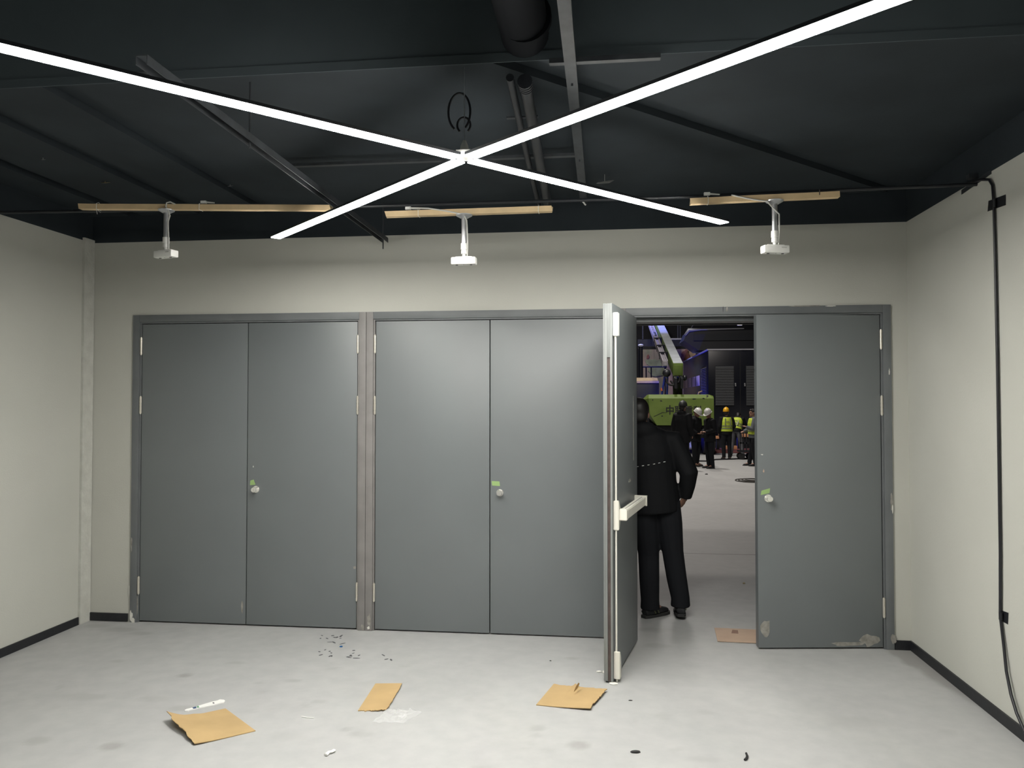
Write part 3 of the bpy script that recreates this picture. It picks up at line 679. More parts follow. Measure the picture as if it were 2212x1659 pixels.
# ================================================================== the hall behind the open door
def xa(px, y): return PY(px, 868, y)[0]
def za(py, y): return PY(1500, py, y)[2]
M_green = mat('lime_green_machine_paint', (0.10, 0.155, 0.026), 0.5, var=0.22, scale=2.2, col2=(0.14, 0.20, 0.04))
M_mblack = mat('black_machine_paint', (0.012, 0.013, 0.017), 0.45)
M_rubber = mat('tyre_rubber', (0.014, 0.014, 0.015), 0.8)
M_bluecyl = mat('blue_hose_paint', (0.03, 0.05, 0.45), 0.35)
M_box = mat('black_container_paint', (0.006, 0.007, 0.012), 0.25, var=0.2, scale=1.2)
M_slat = mat('dark_louvre_slat', (0.11, 0.115, 0.12), 0.3)
M_tan = mat('tan_mural_board', (0.42, 0.32, 0.25), 0.8, col2=(0.20, 0.24, 0.14), scale=0.9, detail=3)
M_tan2 = mat('tan_board', (0.50, 0.37, 0.27), 0.8, var=.1, scale=2)

# ---- boom lift
YL = 20.0
bl = empty('boom_lift', (xa(1462, YL + 1.5), YL + 1.5, 0), 'lime green boom lift with raised arm beyond the open door', 'boom lift')
x0, x1 = xa(1391, YL), xa(1542, YL); z0, z1 = za(919, YL), za(852, YL)
b = B()
poly = [(x0 + .02, z1 - .22), (x0 + .17, z1), (x1 - .16, z1), (x1, z1 - .13), (x1, z0), (x0 + .42, z0), (x0 + .17, z0 + .3)]
n_ = len(poly); fr = [b._v((a, YL + (.0 if True else 0), c)) for a, c in [(x0 + .15, z1 - .13), (x1, z1 - .13), (x1, z0), (x0 + .42, z0), (x0 + .20, z0 + .35)]]
bk = [b._v((a, YL + .16, c)) for a, c in [(x0, z1 - .17), (x0 + .17, z1), (x1 - .14, z1), (x1, z1 - .05), (x1, z0), (x0 + .42, z0), (x0 + .12, z0 + .35)]]
bb_ = [b._v((v.co.x, YL + 1.3, v.co.z)) for v in bk]
for f_ in ([fr[0], fr[1], fr[2], fr[3], fr[4]], [fr[0], bk[1], bk[2], fr[1]], [fr[1], bk[2], bk[3]], [fr[1], bk[3], bk[4], fr[2]], [fr[2], bk[4], bk[5], fr[3]], [fr[3], bk[5], bk[6], fr[4]], [fr[4], bk[6], bk[0], fr[0]], [fr[0], bk[0], bk[1]]):
    b.bm.faces.new(f_)
for k in range(7): b.bm.faces.new([bk[k], bb_[k], bb_[(k + 1) % 7], bk[(k + 1) % 7]])
b.bm.faces.new(bb_[::-1])
cw = b.build('counterweight', M_green, bl, 20)
def text(s_, loc, size, m, parent, rot=(math.pi / 2, 0, 0), ext=.004, name='lettering'):
    cu = bpy.data.curves.new('t', 'FONT'); cu.body = s_; cu.size = size; cu.extrude = ext; cu.resolution_u = 3; cu.offset = size * .02
    o = bpy.data.objects.new('t', cu); COL.objects.link(o); o.location = loc; o.rotation_euler = rot
    bpy.context.view_layer.update()
    me = bpy.data.meshes.new_from_object(o.evaluated_get(bpy.context.evaluated_depsgraph_get())); me.transform(o.matrix_world)
    bpy.data.objects.remove(o); bpy.data.curves.remove(cu); me.materials.clear()
    return finish(me, name, m, parent, 0)
text('中联重科', (xa(1437, YL), YL - .003, za(893.5, YL)), .30, M_ink, cw)
b = B(); b.prism([(xa(1412, YL), za(899.5, YL)), (xa(1431, YL), za(890.5, YL)), (xa(1441, YL), za(891.5, YL)), (xa(1431, YL), za(892, YL)), (xa(1413, YL), za(900.3, YL))], 0, .003, lambda a, c, h: (a, YL - h, c)); b.build('scratch', M_ink, cw)
for px_, py_, w_ in ((1447, 876, .05), (1428, 866, .09), (1410, 864, .05), (1430, 899, .07), (1520, 861, .12), (1500, 862, .15)):
    smear(cw, lambda a, c, h: (a, YL - h, c), xa(px_, YL), za(py_, YL), w_, .05, M_ink if w_ < .1 else M_mblack, px_).name = 'paint_chip'
b = B(); b.prism([(xa(1526, YL), 0), (xa(1531, YL), .05), (xa(1529, YL), .09), (xa(1533, YL), .13), (xa(1527, YL), .10), (xa(1527, YL), .04)], 0, .004, lambda a, c, h: (a, YL + .02 + c * .9, z1 - .10 + c * .72 + h)); b.build('arrow_mark', M_ink, cw)
xm = (x0 + x1) / 2
B().box(xm - 1.0, xm + 1.0, YL + .25, YL + 3.6, .55, z0 - .02, bevel=.05).build('chassis', M_mblack, bl)
for sx in (-1, 1):
    for yy in (YL + .6, YL + 3.2):
        w = B(); w.tube([(xm + sx * .85, yy, .48), (xm + sx * 1.2, yy, .48)], .48, 28); w = w.build('wheel', M_rubber, bl)
        B().tube([(xm + sx * 1.2, yy, .48), (xm + sx * 1.22, yy, .48)], .22, 20).build('wheel_hub', M_green, w)
B().box(xm - .9, xm + .95, YL + 1.3, YL + 2.3, z0 - .02, z0 + .75, bevel=.06).build('turret', M_mblack, bl)
# boom: from the pivot up and away to the left
p0 = PY(1464, 797, YL + .5); dfar = 37.0
p1 = PY(1421, 700, CAM[1] + dfar); d_ = (p1 - p0) / np.linalg.norm(p1 - p0); p2 = p0 + d_ * 16.0
sd = np.cross(d_, [0, 0, 1.]); sd /= np.linalg.norm(sd); nu_ = np.cross(sd, d_)
Tb = lambda u, s_, n: tuple(p0 + d_ * u + sd * s_ + nu_ * n)
b = B(); b.T = Tb; b.box(-.15, 13.0, -.165, .165, -.22, .22, bevel=.02); b.build('boom', M_green, bl)
b = B(); b.T = Tb; b.box(-.13, 12.98, -.155, .155, .221, .228); b.build('top_sheen', mat('pale_grey_sheen', (.42, .45, .48), .35, var=.15, scale=2), bl)  # pale strip paints the sheen of blue light on the boom
b = B(); b.T = Tb; b.box(13.0, 16, -.12, .12, -.16, .16, bevel=.01); b.build('telescopic_section', M_alu, bl)
b = B(); b.T = Tb; b.box(-.17, -.14, -.13, .13, -.19, .17, bevel=.01); b.build('boom_end_plate', M_green, bl)
for q_ in (-.10, .10):
    b = B(); b.T = Tb; b.box(-.6, .25, q_ - .045, q_ + .045, -.55, -.20, bevel=.02); b.build('pivot_bracket', M_mblack, bl)
b = B(); b.tube([tuple(PY(1463, 815, YL + .9)), (xa(1465, YL + 1.2), YL + 1.2, z0 + .3)], .16, 14); b.build('pivot_post', M_mblack, bl)
for s_ in (0, 1):
    b = B(); t0 = PY(1437 + 5 * s_, 806, YL + .6); t1 = PY(1430 + 11 * s_, 852, YL + .9); b.tube([tuple(t0), tuple(t1)], .035, 10); b.build('blue_hose', M_bluecyl, bl)
b = B(); q = PY(1430, 841, YL + .85); b.tube([tuple(q + np.array([0, 0, -.05])), tuple(q + np.array([0, 0, .05]))], .05, 12); b.build('beacon', mat('orange_beacon', (.6, .15, .05), .4), bl)
b = B(); b.tube([tuple(PY(1452 + 12 * math.cos(t), 822 + 10 * math.sin(t), YL + .35)) for t in np.linspace(.3, 3.6, 14)], .035, 8); b.tube([tuple(PY(1458 + 10 * math.cos(t), 818 + 12 * math.sin(t), YL + .4)) for t in np.linspace(-.4, 2.8, 14)], .03, 8); b.build('hydraulic_hose', M_rubber, bl)
b = B(); q = PY(1440, 806, YL + .55); b.ell(tuple(q), (.14, .14, .14)); b.build('pivot_knuckle', M_mblack, bl)
b = B(); q = PY(1479, 816, YL + .55); b.ell(tuple(q), (.08, .1, .1)); b.build('pivot_knuckle', M_mblack, bl)
# cable carrier along the left flank: rail and its links
b = B(); b.T = Tb; b.box(.7, 12, -.30, -.275, -.05, .16); b.box(.7, 12, -.46, -.435, -.05, .16); b.build('carrier_rail', mat('carrier_grey', (.35, .33, .36), .5), bl)
for u in np.arange(.8, 12, .28): b = B(); b.T = Tb; b.box(u, u + .10, -.435, -.30, -.03, .12); b.build('carrier_link', MATS['carrier_grey'], bl)
for u in (2.2, 3.8, 5.6): b = B(); b.T = Tb; b.box(u, u + .05, -.48, -.165, -.07, .20); b.build('carrier_clamp', M_mblack, bl)
b = B(); b.T = Tb; b.tube([(6.6, -.36, .05), (7.6, -.36, .05)], .09, 12); b.build('carrier_reel', M_mblack, bl)

# ---- louvred container
YK = 24.0; kx = xa(1530, YK); kz = za(757, YK)
ct = empty('louvred_container', (kx + 2.5, YK + 5, 0), 'black equipment container with louvred vents behind the workers', 'container')
b = B(); b.box(kx, kx + 5, YK, YK + 11, .45, kz, bevel=.03); b.build('body', M_box, ct)
b = B(); b.box(kx - .03, kx + 5.03, YK - .03, YK + 11.03, kz + .001, kz + .05); b.build('roof_rim', mat('pale_rim', (.45, .45, .5), .35, metal=.3), ct)
B().box(kx + .1, kx + 4.9, YK + .1, YK + 10.9, 0, .45).build('skid', M_mblack, ct)
for pa, pb in ((1545, 1586), (1611.5, 1652)):
    xa0, xb0 = xa(pa, YK), xa(pb, YK); zb, zt_ = za(876, YK), za(790, YK)
    vp = B().box(xa0, xb0, YK - .012, YK - .001, zb, zt_).build('vent_panel', M_mblack, ct)
    for k in range(24):
        z = zb + .02 + (zt_ - zb - .04) * k / 24
        q = B(); q.prism([(YK - .05, z), (YK - .045, z - .006), (YK - .013, z + .030), (YK - .013, z + .037)], xa0 + .015, xb0 - .015, lambda a, c, h: (h, a, c)); q.build('vent_slat', M_slat, vp)
yA, yB_ = YK + .35, YK + 1.9
vp = B().box(kx - .012, kx - .001, yA, yB_, za(876, YK), za(790, YK)).build('vent_panel', M_mblack, ct)
for k in range(24):
    z = za(876, YK) + .02 + (za(790, YK) - za(876, YK) - .04) * k / 24
    q = B(); q.prism([(kx - .05, z), (kx - .045, z - .006), (kx - .013, z + .03), (kx - .013, z + .037)], yA + .03, yB_ - .03, lambda a, c, h: (a, h, c)); q.build('vent_slat', M_slat, vp)
for px_ in (1589, 1609): q = PY(px_, 831, YK - .02); B().box(q[0] - .025, q[0] + .025, YK - .04, YK - .001, q[2] - .06, q[2] + .06, bevel=.008).build('door_latch', M_alu, ct)
for px_ in (1599,): q = PY(px_, 830, YK); B().box(q[0] - .008, q[0] + .008, YK - .004, YK - .0005, .6, kz - .1).build('door_gap', M_ink, ct)
# mural reflection on the container's long side, painted as a tan panel
w = B().box(kx - .02, kx - .001, YK + 2.6, YK + 9.5, za(830, YK), za(806, YK)).build('side_reflection', M_tan2, ct)
for k in range(4): B().box(kx - .03, kx - .021, YK + 3.6 + k * 1.5, YK + 3.8 + k * 1.5, za(830, YK), za(806, YK)).build('reflection_bar', M_mblack, w)
q = PY(1511, 848, YK - .25)
b = B(); b.tube([(q[0] - .03, q[1], 0), (q[0] - .05, q[1], q[2] - .08), (q[0] - .03, q[1], q[2]), (q[0] + .10, q[1], q[2] + .06)], [.02, .02, .03, .02], 8); tag(b.build('hose_stand', M_tan2), 'pale curved pipe end standing behind the green counterweight', 'pipe')

# ---- mural boards on the back, railing, plank, booth
YM = 33.0
mu = empty('mural_wall', (xa(1445, YM), YM, 0), 'tan painted mural boards at the back of the hall', 'mural')
for pa, pb in ((1389, 1413), (1413.4, 1440), (1440.4, 1488), (1489, 1503)):
    B().box(xa(pa, YM), xa(pb, YM), YM - .05, YM, 1.2, za(754, YM)).build('mural_board', M_tan if pa < 1430 else M_tan2, mu)
for px_, py_, w_, h_, m_ in ((1402, 781, .5, .35, 'g'), (1412, 785, .8, .5, 'g'), (1425, 790, .9, .9, 'g'), (1400, 771, .15, .3, 'r'), (1420, 800, 1.1, .8, 'g'), (1434, 783, .6, .6, 'g'), (1480, 765, .5, .55, 'r'), (1481, 776, .6, .5, 'r'), (1476, 770, .25, .4, 'r')):
    smear(mu, lambda a, c, h: (a, YM - .05 - h, c), xa(px_, YM), za(py_, YM), w_, h_, mat('mural_green', (.27, .31, .19), .8, var=.3, scale=3) if m_ == 'g' else mat('mural_red', (.24, .10, .08), .8, var=.2, scale=3), px_ * 3 + py_, .004 + .004 * len(mu.children)).name = 'painted_patch'
YR = 30.0
rl = empty('railing', (xa(1415, YR), YR, 0), 'thin black railing in front of the mural boards', 'railing')
B().tube([(xa(1386, YR), YR, za(792, YR)), (xa(1440, YR), YR, za(792, YR))], .035, 8).build('handrail', M_mblack, rl)
for px_ in (1388, 1396, 1407, 1437): B().tube([(xa(px_, YR), YR, 0), (xa(px_, YR), YR, za(792, YR))], .03, 8).build('post', M_mblack, rl)
YP = 25.5
b = B(); b.box(xa(1340, YP), xa(1424, YP), YP, YP + 1.2, 0, za(827, YP) - .005, bevel=.02)
bo = empty('dark_booth', (xa(1385, YP), YP + .6, 0), 'black booth at the left edge of the hall view', 'booth')
b.build('body', M_mblack, bo); B().box(xa(1345, YP), xa(1348, YP), YP - .02, YP, .1, 2.2).build('door_gap', M_ink, bo)
tp = empty('timber_plank', (xa(1385, YP), YP, za(827, YP)), 'pale timber plank lying on the black booth', 'plank')
b = B(); b.prism([(xa(1335, YP), za(815, YP)), (xa(1421, YP), za(815, YP)), (xa(1423, YP), za(827, YP)), (xa(1335, YP), za(827, YP))], 0, .5, lambda a, c, h: (a, YP - .05 + h + .35 * (1 if c > za(820, YP) else 0), c)); b.build('board', M_wood, tp)
B().box(xa(1335, YP), xa(1423.3, YP), YP - .062, YP - .051, za(827, YP), za(822.5, YP)).build('edge_strip', M_wood, tp)
b = B(); q = PY(1384, 748, 28.5); b.tube([(q[0], 28.5, 0), (q[0], 28.5, q[2])], .09, 12); po = empty('steel_post', (q[0], 28.5, 0), 'dark post with a white lamp at the left of the hall', 'post'); b.build('shaft', M_mblack, po)
B().ell((q[0], 28.4, q[2] + .03), (.12, .1, .06)).build('lamp_head', M_white, po)

# ---- overhead steel and ducts
YD = 27.0
dk = empty('hall_duct', (xa(1545, YD), YD, za(757, YD)), 'large black air duct above the container', 'duct')
q0, q1 = xa(1478, YD), xa(1640, YD)
b = B(); b.prism([(q0, za(735, YD)), (q0 + .15, za(716, YD)), (q1, za(714, YD)), (q1, za(757, YD)), (q0 + .6, za(757, YD))], YD, YD + 2, lambda a, c, h: (a, h, c)); b.build('duct_box', M_mblack, dk)
b = B(); b.tube([(q0 + .05, YD - .03, za(724, YD)), (q0 + .2, YD - .03, za(713, YD)), (q0 + .7, YD - .03, za(712, YD)), (q1 - .6, YD - .03, za(711, YD))], [.05, .09, .04, .025], 8); b.build('foil_edge', M_alu, dk)
B().box(q0 + .4, q1, YD - .06, YD - .002, za(736, YD), za(722, YD)).build('flange', M_blackgloss, dk)
tr = empty('steel_truss', (xa(1464, 31), 31, za(745, 31)), 'black roof steel with struts above the boom lift', 'truss')
B().box(xa(1378, 31), xa(1497, 31), 31, 31.25, za(747, 31), za(732, 31)).build('girder', M_blackgloss, tr)
B().box(xa(1444, 31), xa(1497, 31), 30.95, 30.99, za(733.5, 31), za(730.5, 31)).build('girder_lip', M_alu, tr)
for px_ in (1464, 1469, 1388): B().box(xa(px_, 31), xa(px_ + 2.2, 31), 31, 31.1, za(733, 31), za(660, 31)).build('strut', M_steelgrey, tr)
B().tube([(xa(1480, 31), 31.05, za(731, 31)), (xa(1500, 31), 31.05, za(700, 31)), (xa(1515, 31), 31.05, za(676, 31))], .03, 8).build('brace', M_steelgrey, tr)
B().box(xa(1378, 34), xa(1520, 34), 34, 34.3, za(768, 34) + .35, za(768, 34) + .6).build('girder', M_blackgloss, tr)
q = PY(1599, 700, 22)
fl = empty('flood_lamp', tuple(q), 'small white floodlight high in the hall by the right leaf', 'lamp')
B().box(q[0] - .09, q[0] + .07, 22, 22.1, q[2] - .05, q[2] + .02, bevel=.01).build('lamp_body', M_white, fl); B().box(q[0] - .11, q[0] + .09, 22, 22.06, q[2] + .03, q[2] + .045).build('bracket', M_white, fl); B().tube([(q[0], 22.05, q[2] + .045), (q[0], 22.05, 11)], .012, 6).build('hanger', M_mblack, fl)

# ---- ground clutter by the container
M_redcl = mat('dull_red_carpet', (.16, .05, .05), .9, var=.3, scale=3); M_org = mat('orange_glow_paint', (.62, .30, .15), .7, var=.2, scale=3)
YG = 21.5
b = B(); b.prism([(xa(1536, YG), 21.2), (xa(1640, YG), 21.2), (xa(1640, YG), 23.6), (xa(1536, YG), 23.6)], 0.001, .03); tag(b.build('carpet_sheet', M_redcl), 'dull red carpet on the floor before the container', 'carpet')
for i, (pa, pb, z, h, lb) in enumerate(((1536, 1553, .42, .10, 'left board painted as orange glow at the foot of the container'), (1566, 1592, .03, .12, 'board painted as orange glow on the red carpet behind the yellow vest'), (1594, 1628, .46, .12, 'right board painted as orange glow behind the black trolley'))):  # added boards; their orange stands in for a glow by the container
    yy = 22.6 + .35 * i
    t = empty('orange_glow_board', (xa((pa + pb) / 2, yy), yy, 0.03), lb, 'plank', 'boards painted as orange glow by the container')
    B().box(xa(pa, yy), xa(pb, yy), yy, yy + .25, z, z + h, bevel=.01).build('board', M_org, t)
    if z > .2:
        for px_ in (pa + 2, pb - 2): B().box(xa(px_, yy) - .05, xa(px_, yy) + .05, yy + .05, yy + .2, .03, z).build('support_block', M_mblack, t)
YT = 18.2
tl = empty('trolley', (xa(1610, YT), YT, 0), 'black wheeled trolley half hidden by the right door leaf', 'trolley')
B().box(xa(1597, YT), xa(1624, YT), YT, YT + .45, .22, .27).build('deck', M_mblack, tl)
for px_ in (1598, 1604.5, 1611, 1623): B().box(xa(px_, YT), xa(px_ + 1.8, YT), YT, YT + .04, .27, .80).build('upright', M_mblack, tl)
for z in (.48, .79): B().box(xa(1597, YT), xa(1625, YT), YT, YT + .04, z, z + .05).build('rail', M_mblack, tl)
for px_ in (1602, 1622):
    for yy in (YT + .05, YT + .40): B().tube([(xa(px_, YT), yy - .025, .095), (xa(px_, YT), yy + .025, .095)], .095, 18).build('wheel', M_rubber, tl)
pts = [tuple(PZ(a, c) + np.array([0, 0, .02])) for a, c in [(1500, 997), (1530, 997.5), (1545, 994), (1560, 993.5), (1580, 993), (1600, 992), (1625, 991), (1650, 991)]]
tag(B().tube(pts, .02, 8).build('floor_cable', M_cable), 'black cable lying across the hall floor behind the workers', 'cable')
pts = [tuple(PZ(a, c) + np.array([0, 0, .02])) for a, c in [(1540, 975), (1560, 976), (1575, 974), (1600, 977), (1640, 976)]]
tag(B().tube(pts, .015, 8).build('floor_cable', M_cable), 'thin cable on the red floor by the trolley', 'cable')
cc = PZ(1622, 1039); co_ = empty('coiled_cable', (cc[0], cc[1], 0), 'coil of dark cable on the hall floor by the right leaf', 'cable')
for k in range(4):
    r = .33 - .05 * k; B().tube([(cc[0] + r * math.cos(t) + .02 * k, cc[1] + r * 1.25 * math.sin(t), .010 + .008 * k) for t in np.linspace(0, 2 * math.pi, 40)], .009, 6).build('cable_loop', mat('brown_black_cable', (.035, .03, .025), .6), co_)
crumb(1526, 1025, .08, .05, .03, M_ink, 'small black lump on the hall floor in front of the workers', 'bit', 'plastic_bit', .4, 9)

# ================================================================== people
M_skin = mat('skin', (0.30, 0.16, 0.11), 0.55); M_hair = mat('black_hair', (0.012, 0.010, 0.010), 0.5)
M_jkt = mat('black_jacket_cloth', (0.0065, 0.007, 0.0085), 0.75, bump=.35, bscale=14, spec=.2); M_trs = mat('black_trouser_cloth', (0.011, 0.012, 0.015), 0.85, bump=.2, bscale=9, spec=.2)
M_shoe = mat('black_shoe', (0.018, 0.019, 0.022), 0.6); M_sole = mat('dark_sole', (0.03, 0.03, 0.03), 0.8); M_brshoe = mat('brown_shoe', (.07, .045, .035), .6)
M_vest = mat('high_vis_yellow', (0.55, 0.68, 0.06), 0.6); M_refl = mat('reflective_tape', (0.22, 0.25, 0.13), 0.4)
M_hw = mat('white_helmet', (0.62, 0.62, 0.60), 0.3); M_hy = mat('yellow_helmet', (0.75, 0.40, 0.02), 0.3); M_hb = mat('black_helmet', (0.025, 0.028, 0.028), 0.5)
M_greytr = mat('grey_trouser_cloth', (.09, .09, .10), .85); M_greysl = mat('grey_sleeve_cloth', (.10, .11, .12), .85, bump=.2, bscale=14)

def person(loc, yaw, Ht, label, pose=None, jacket=None, trousers=None, shoes=None, helmet=None, hair=False, vest=None, hem=.84, hood=False, voxel=.012, face=True, bulk=.028, reflect=False, legw=1.0):
    jacket = jacket or M_jkt; trousers = trousers or M_trs; shoes = shoes or M_shoe
    s = Ht / 1.75
    J = dict(pelvis=(0, 0, .95), waist=(0, 0, 1.08), chest=(0, .0, 1.30), top=(0, -.005, 1.43), neck=(0, .0, 1.49), head=(0, .025, 1.625),
             sR=(.185, 0, 1.42), eR=(.25, -.03, 1.13), wR=(.26, .05, .90), hR=(.26, .10, .82), sL=(-.185, 0, 1.42), eL=(-.25, -.03, 1.13), wL=(-.26, .05, .90), hL=(-.26, .10, .82),
             pR=(.09, 0, .93), kR=(.10, .02, .50), aR=(.105, -.02, .09), tR=(.12, .14, .03), pL=(-.09, 0, .93), kL=(-.10, .02, .50), aL=(-.105, -.02, .09), tL=(-.12, .14, .03), nod=0.0, turn=0.0)
    J.update(pose or {})
    t = empty('person', loc, label, 'person')
    c, sn = math.cos(yaw), math.sin(yaw)
    def Wd(p): p = Vector(p) * s; return Vector((loc[0] + c * p.x - sn * p.y, loc[1] + sn * p.x + c * p.y, loc[2] + p.z))
    V = {k: (Vector(v) if isinstance(v, tuple) else v) for k, v in J.items()}
    def mk(): b = B(); b.T = lambda *p: Wd(p); b._v = lambda p, b=b: b.bm.verts.new(Wd(p)); return b
    HR = Matrix.Rotation(J['turn'], 3, 'Z') @ Matrix.Rotation(-J['nod'], 3, 'X')
    hd = V['head']; hp = lambda x, y, z: hd + HR @ Vector((x, y, z))
    def mid(a, d, f): return V[a] + (V[d] - V[a]) * f
    # ---- body, one continuous surface
    b = mk()
    b.tube([V['pelvis'] + Vector((0, 0, -.06)), V['pelvis'], V['waist'], V['chest'], V['top'], V['neck'] + Vector((0, 0, .0))], [(.14, .10), (.165, .115), (.145, .10), (.165, .115), (.15, .085), (.06, .06)], 16, up=(1, 0, 0))
    b.tube([V['neck'] - Vector((0, 0, .03)), V['neck'] * .5 + hd * .5, hd], [.058, .054, .055], 12)
    b.ell(hd + HR @ Vector((0, -.01, .02)), (.076, .095, .105), rot=HR); b.ell(hp(0, .025, -.055), (.058, .066, .062), rot=HR)
    b.tube([hp(0, .082, .018), hp(0, .104, -.018), hp(0, .094, -.03)], [.009, .015, .014], 8)
    for q in (-1, 1):
        b.ell(hp(q * .078, -.008, -.005), (.012, .02, .032), 8, 6, rot=HR)
        b.ell(hp(q * .030, .080, .030), (.022, .012, .008), 8, 6, rot=HR)
    b.ell(hp(0, .086, -.055), (.024, .010, .010), 8, 6, rot=HR); b.ell(hp(0, .078, -.10), (.025, .018, .02), 8, 6, rot=HR)
    for q in 'RL':
        S_, E_, W_ = V['s' + q], V['e' + q], V['w' + q]
        b.tube([S_, S_ * .5 + E_ * .5, E_, E_ * .6 + W_ * .4, W_], [.05, .047, .040, .040, .027], 12)
        b.tube([V['p' + q], mid('p' + q, 'k' + q, .4), V['k' + q], mid('k' + q, 'a' + q, .35), V['a' + q]], [.085, .078, .055, .055, .036], 12)
        b.tube([V['a' + q], V['a' + q] * .4 + V['t' + q] * .6, V['t' + q]], [.036, .035, .022], 10)
        # hand: palm, four fingers, thumb
        Hn = V['h' + q]; dr_ = (Hn - W_).normalized(); sg = 1 if q == 'R' else -1
        side = dr_.cross(Vector((0, 0, 1))); side = (side if side.length > .2 else Vector((0, 1, 0))).normalized()
        fwd_ = side if abs(side.y) > .6 else dr_.cross(side).normalized()
        if fwd_.y < 0: fwd_ = -fwd_
        pn = dr_.cross(fwd_).normalized() * sg
        if pn.x * sg > 0: pn = -pn
        K = W_ + dr_ * .085
        b.tube([W_, W_ + dr_ * .03, K], [(.022, .018), (.036, .016), (.040, .014)], 12, up=fwd_)
        for k, ln_ in enumerate((.068, .076, .072, .055)):
            r0 = K + fwd_ * (.030 - .020 * k) - dr_ * .012
            k1 = r0 + dr_ * (.012 + ln_ * .45) + pn * .008; k2 = k1 + (dr_ * .75 + pn * .65).normalized() * ln_ * .35; k3 = k2 + (dr_ * .3 + pn * .95).normalized() * ln_ * .28
            b.tube([r0, k1, k2, k3], [.0092, .0090, .0084, .007], 8)
        r0 = W_ + dr_ * .03 + fwd_ * .025
        b.tube([r0, r0 + (fwd_ * .7 + dr_ * .7 + pn * .3).normalized() * .035, r0 + (fwd_ * .7 + dr_ * .7 + pn * .3).normalized() * .035 + (dr_ * .9 + pn * .4).normalized() * .03], [.012, .0105, .008], 8)
    b.remesh('body', M_skin, t, voxel * .55 if voxel < .012 else voxel * .7, 2)
    if face:
        for q in (-1, 1): e = mk(); e.ell(hp(q * .031, .085, .012), (.013, .006, .007), 10, 6, rot=HR); e.build('eye', M_ink, t)
        e = mk(); e.ell(hp(0, .093, -.058), (.022, .005, .003), 10, 6, rot=HR); e.build('mouth', mat('lips', (.2, .07, .06), .5), t)
    # ---- trousers
    b = mk(); g = .016
    b.tube([V['pelvis'] + Vector((0, 0, -.09)), V['pelvis'] + Vector((0, 0, -.02)), V['pelvis'] + Vector((0, 0, .07))], [(.13, .10), (.172, .125), (.158, .115)], 16, up=(1, 0, 0))
    for q in 'RL':
        A_ = V['a' + q]; K_ = V['k' + q]
        b.tube([V['p' + q], mid('p' + q, 'k' + q, .45), K_, K_ * .5 + A_ * .5, A_ + Vector((0, 0, .045)), A_ + Vector((0, 0, -.025))], [.098 * legw, .094 * legw, .076 * legw, .072 * legw, .066 * legw, .070 * legw], 14)
    b.remesh('trousers', trousers, t, voxel, 3)
    # ---- jacket
    b = mk(); u = bulk
    bot = V['pelvis'] + (V['waist'] - V['pelvis']).normalized() * (hem - .95)
    b.tube([bot, V['pelvis'], V['waist'], V['chest'], V['top'], V['neck'] + Vector((0, -.005, .02))], [(.168 + u, .12 + u), (.168 + u, .118 + u), (.158 + u, .11 + u), (.172 + u, .12 + u), (.15 + u, .09 + u), (.066 + u * .5, .07 + u * .5)], 18, up=(1, 0, 0))
    for q in 'RL':
        S_, E_, W_ = V['s' + q], V['e' + q], V['w' + q]
        b.tube([V['top'] * .55 + S_ * .45, S_, S_ * .5 + E_ * .5, E_, E_ * .5 + W_ * .5, W_ + (W_ - E_).normalized() * .01], [.07, .062 + u * .8, .058 + u * .7, .054 + u * .6, .048 + u * .5, .040 + u * .3], 14)
    if hood:
        b.ell(V['neck'] + Vector((0, -.075, .0)), (.115, .06, .075), 14, 9); b.tube([V['neck'] + Vector((0, .0, -.02)), V['neck'] + Vector((0, .012, .055))], [(.085, .085), (.078, .085)], 14, up=(1, 0, 0))
    b.remesh('jacket', jacket, t, voxel, 3)
    # ---- shoes
    for q in 'RL':
        A_, T_ = V['a' + q], V['t' + q]; d = (T_ - A_); d.z = 0; d.normalize(); gz = min(A_.z - .09, .12)
        b = mk()
        hl = A_ - d * .065; ty = A_ + d * .19; base = Vector((0, 0, .035 + gz))
        pz = lambda p, z: Vector((p.x, p.y, z))
        lift = (T_.z - .03)
        b.tube([pz(hl, .045 + gz), pz(A_, .055 + gz), pz(A_ + d * .09, .045 + (gz + lift) / 2), pz(ty, .032 + lift)], [(.036, .034), (.042, .048), (.044, .036), (.028, .02)], 12, up=(d.y, -d.x, 0))
        b.tube([pz(A_, .06 + gz), pz(A_, .105 + gz)], [.045, .042], 12)
        sh = b.remesh('shoe', shoes, t, .009, 3)
        b = mk(); nn = Vector((d.y, -d.x, 0))
        pr = [(-.075, .026), (-.04, .040), (.06, .044), (.14, .046), (.19, .036), (.212, .012)]
        outl = [A_ + d * a_ + nn * w_ for a_, w_ in pr] + [A_ + d * a_ - nn * w_ for a_, w_ in pr[::-1]]
        n_ = len(outl); zf = lambda p: gz + (lift - gz) * max(0, min(1, (p - A_).dot(d) / .19))
        lo_ = [b._v(pz(p, .002 + zf(p))) for p in outl]; hi_ = [b._v(pz(p, .024 + zf(p))) for p in outl]
        b.bm.faces.new(lo_[::-1]); b.bm.faces.new(hi_)
        for k in range(n_): b.bm.faces.new([lo_[k], lo_[(k + 1) % n_], hi_[(k + 1) % n_], hi_[k]])
        b.build('sole', M_sole, sh, 30)
        if reflect:
            for k in (0, 1):
                b = mk(); e0 = A_ + d * (.02 + .035 * k) + nn * (.046 if q == 'R' else .046); b.tube([pz(e0, .035 + gz), pz(e0 - d * .02 - nn * .004, .075 + gz)], .004, 6); b.build('stripe', M_refl, sh)
    if hair:
        b = mk(); b.ell(hp(0, -.022, .038), (.085, .098, .098), 18, 12, rot=HR); b.ell(hp(0, -.055, -.02), (.072, .055, .07), 14, 9, rot=HR); b.ell(hp(0, .045, .09), (.06, .05, .035), 12, 8, rot=HR)
        b.remesh('hair', M_hair, t, .01, 2)
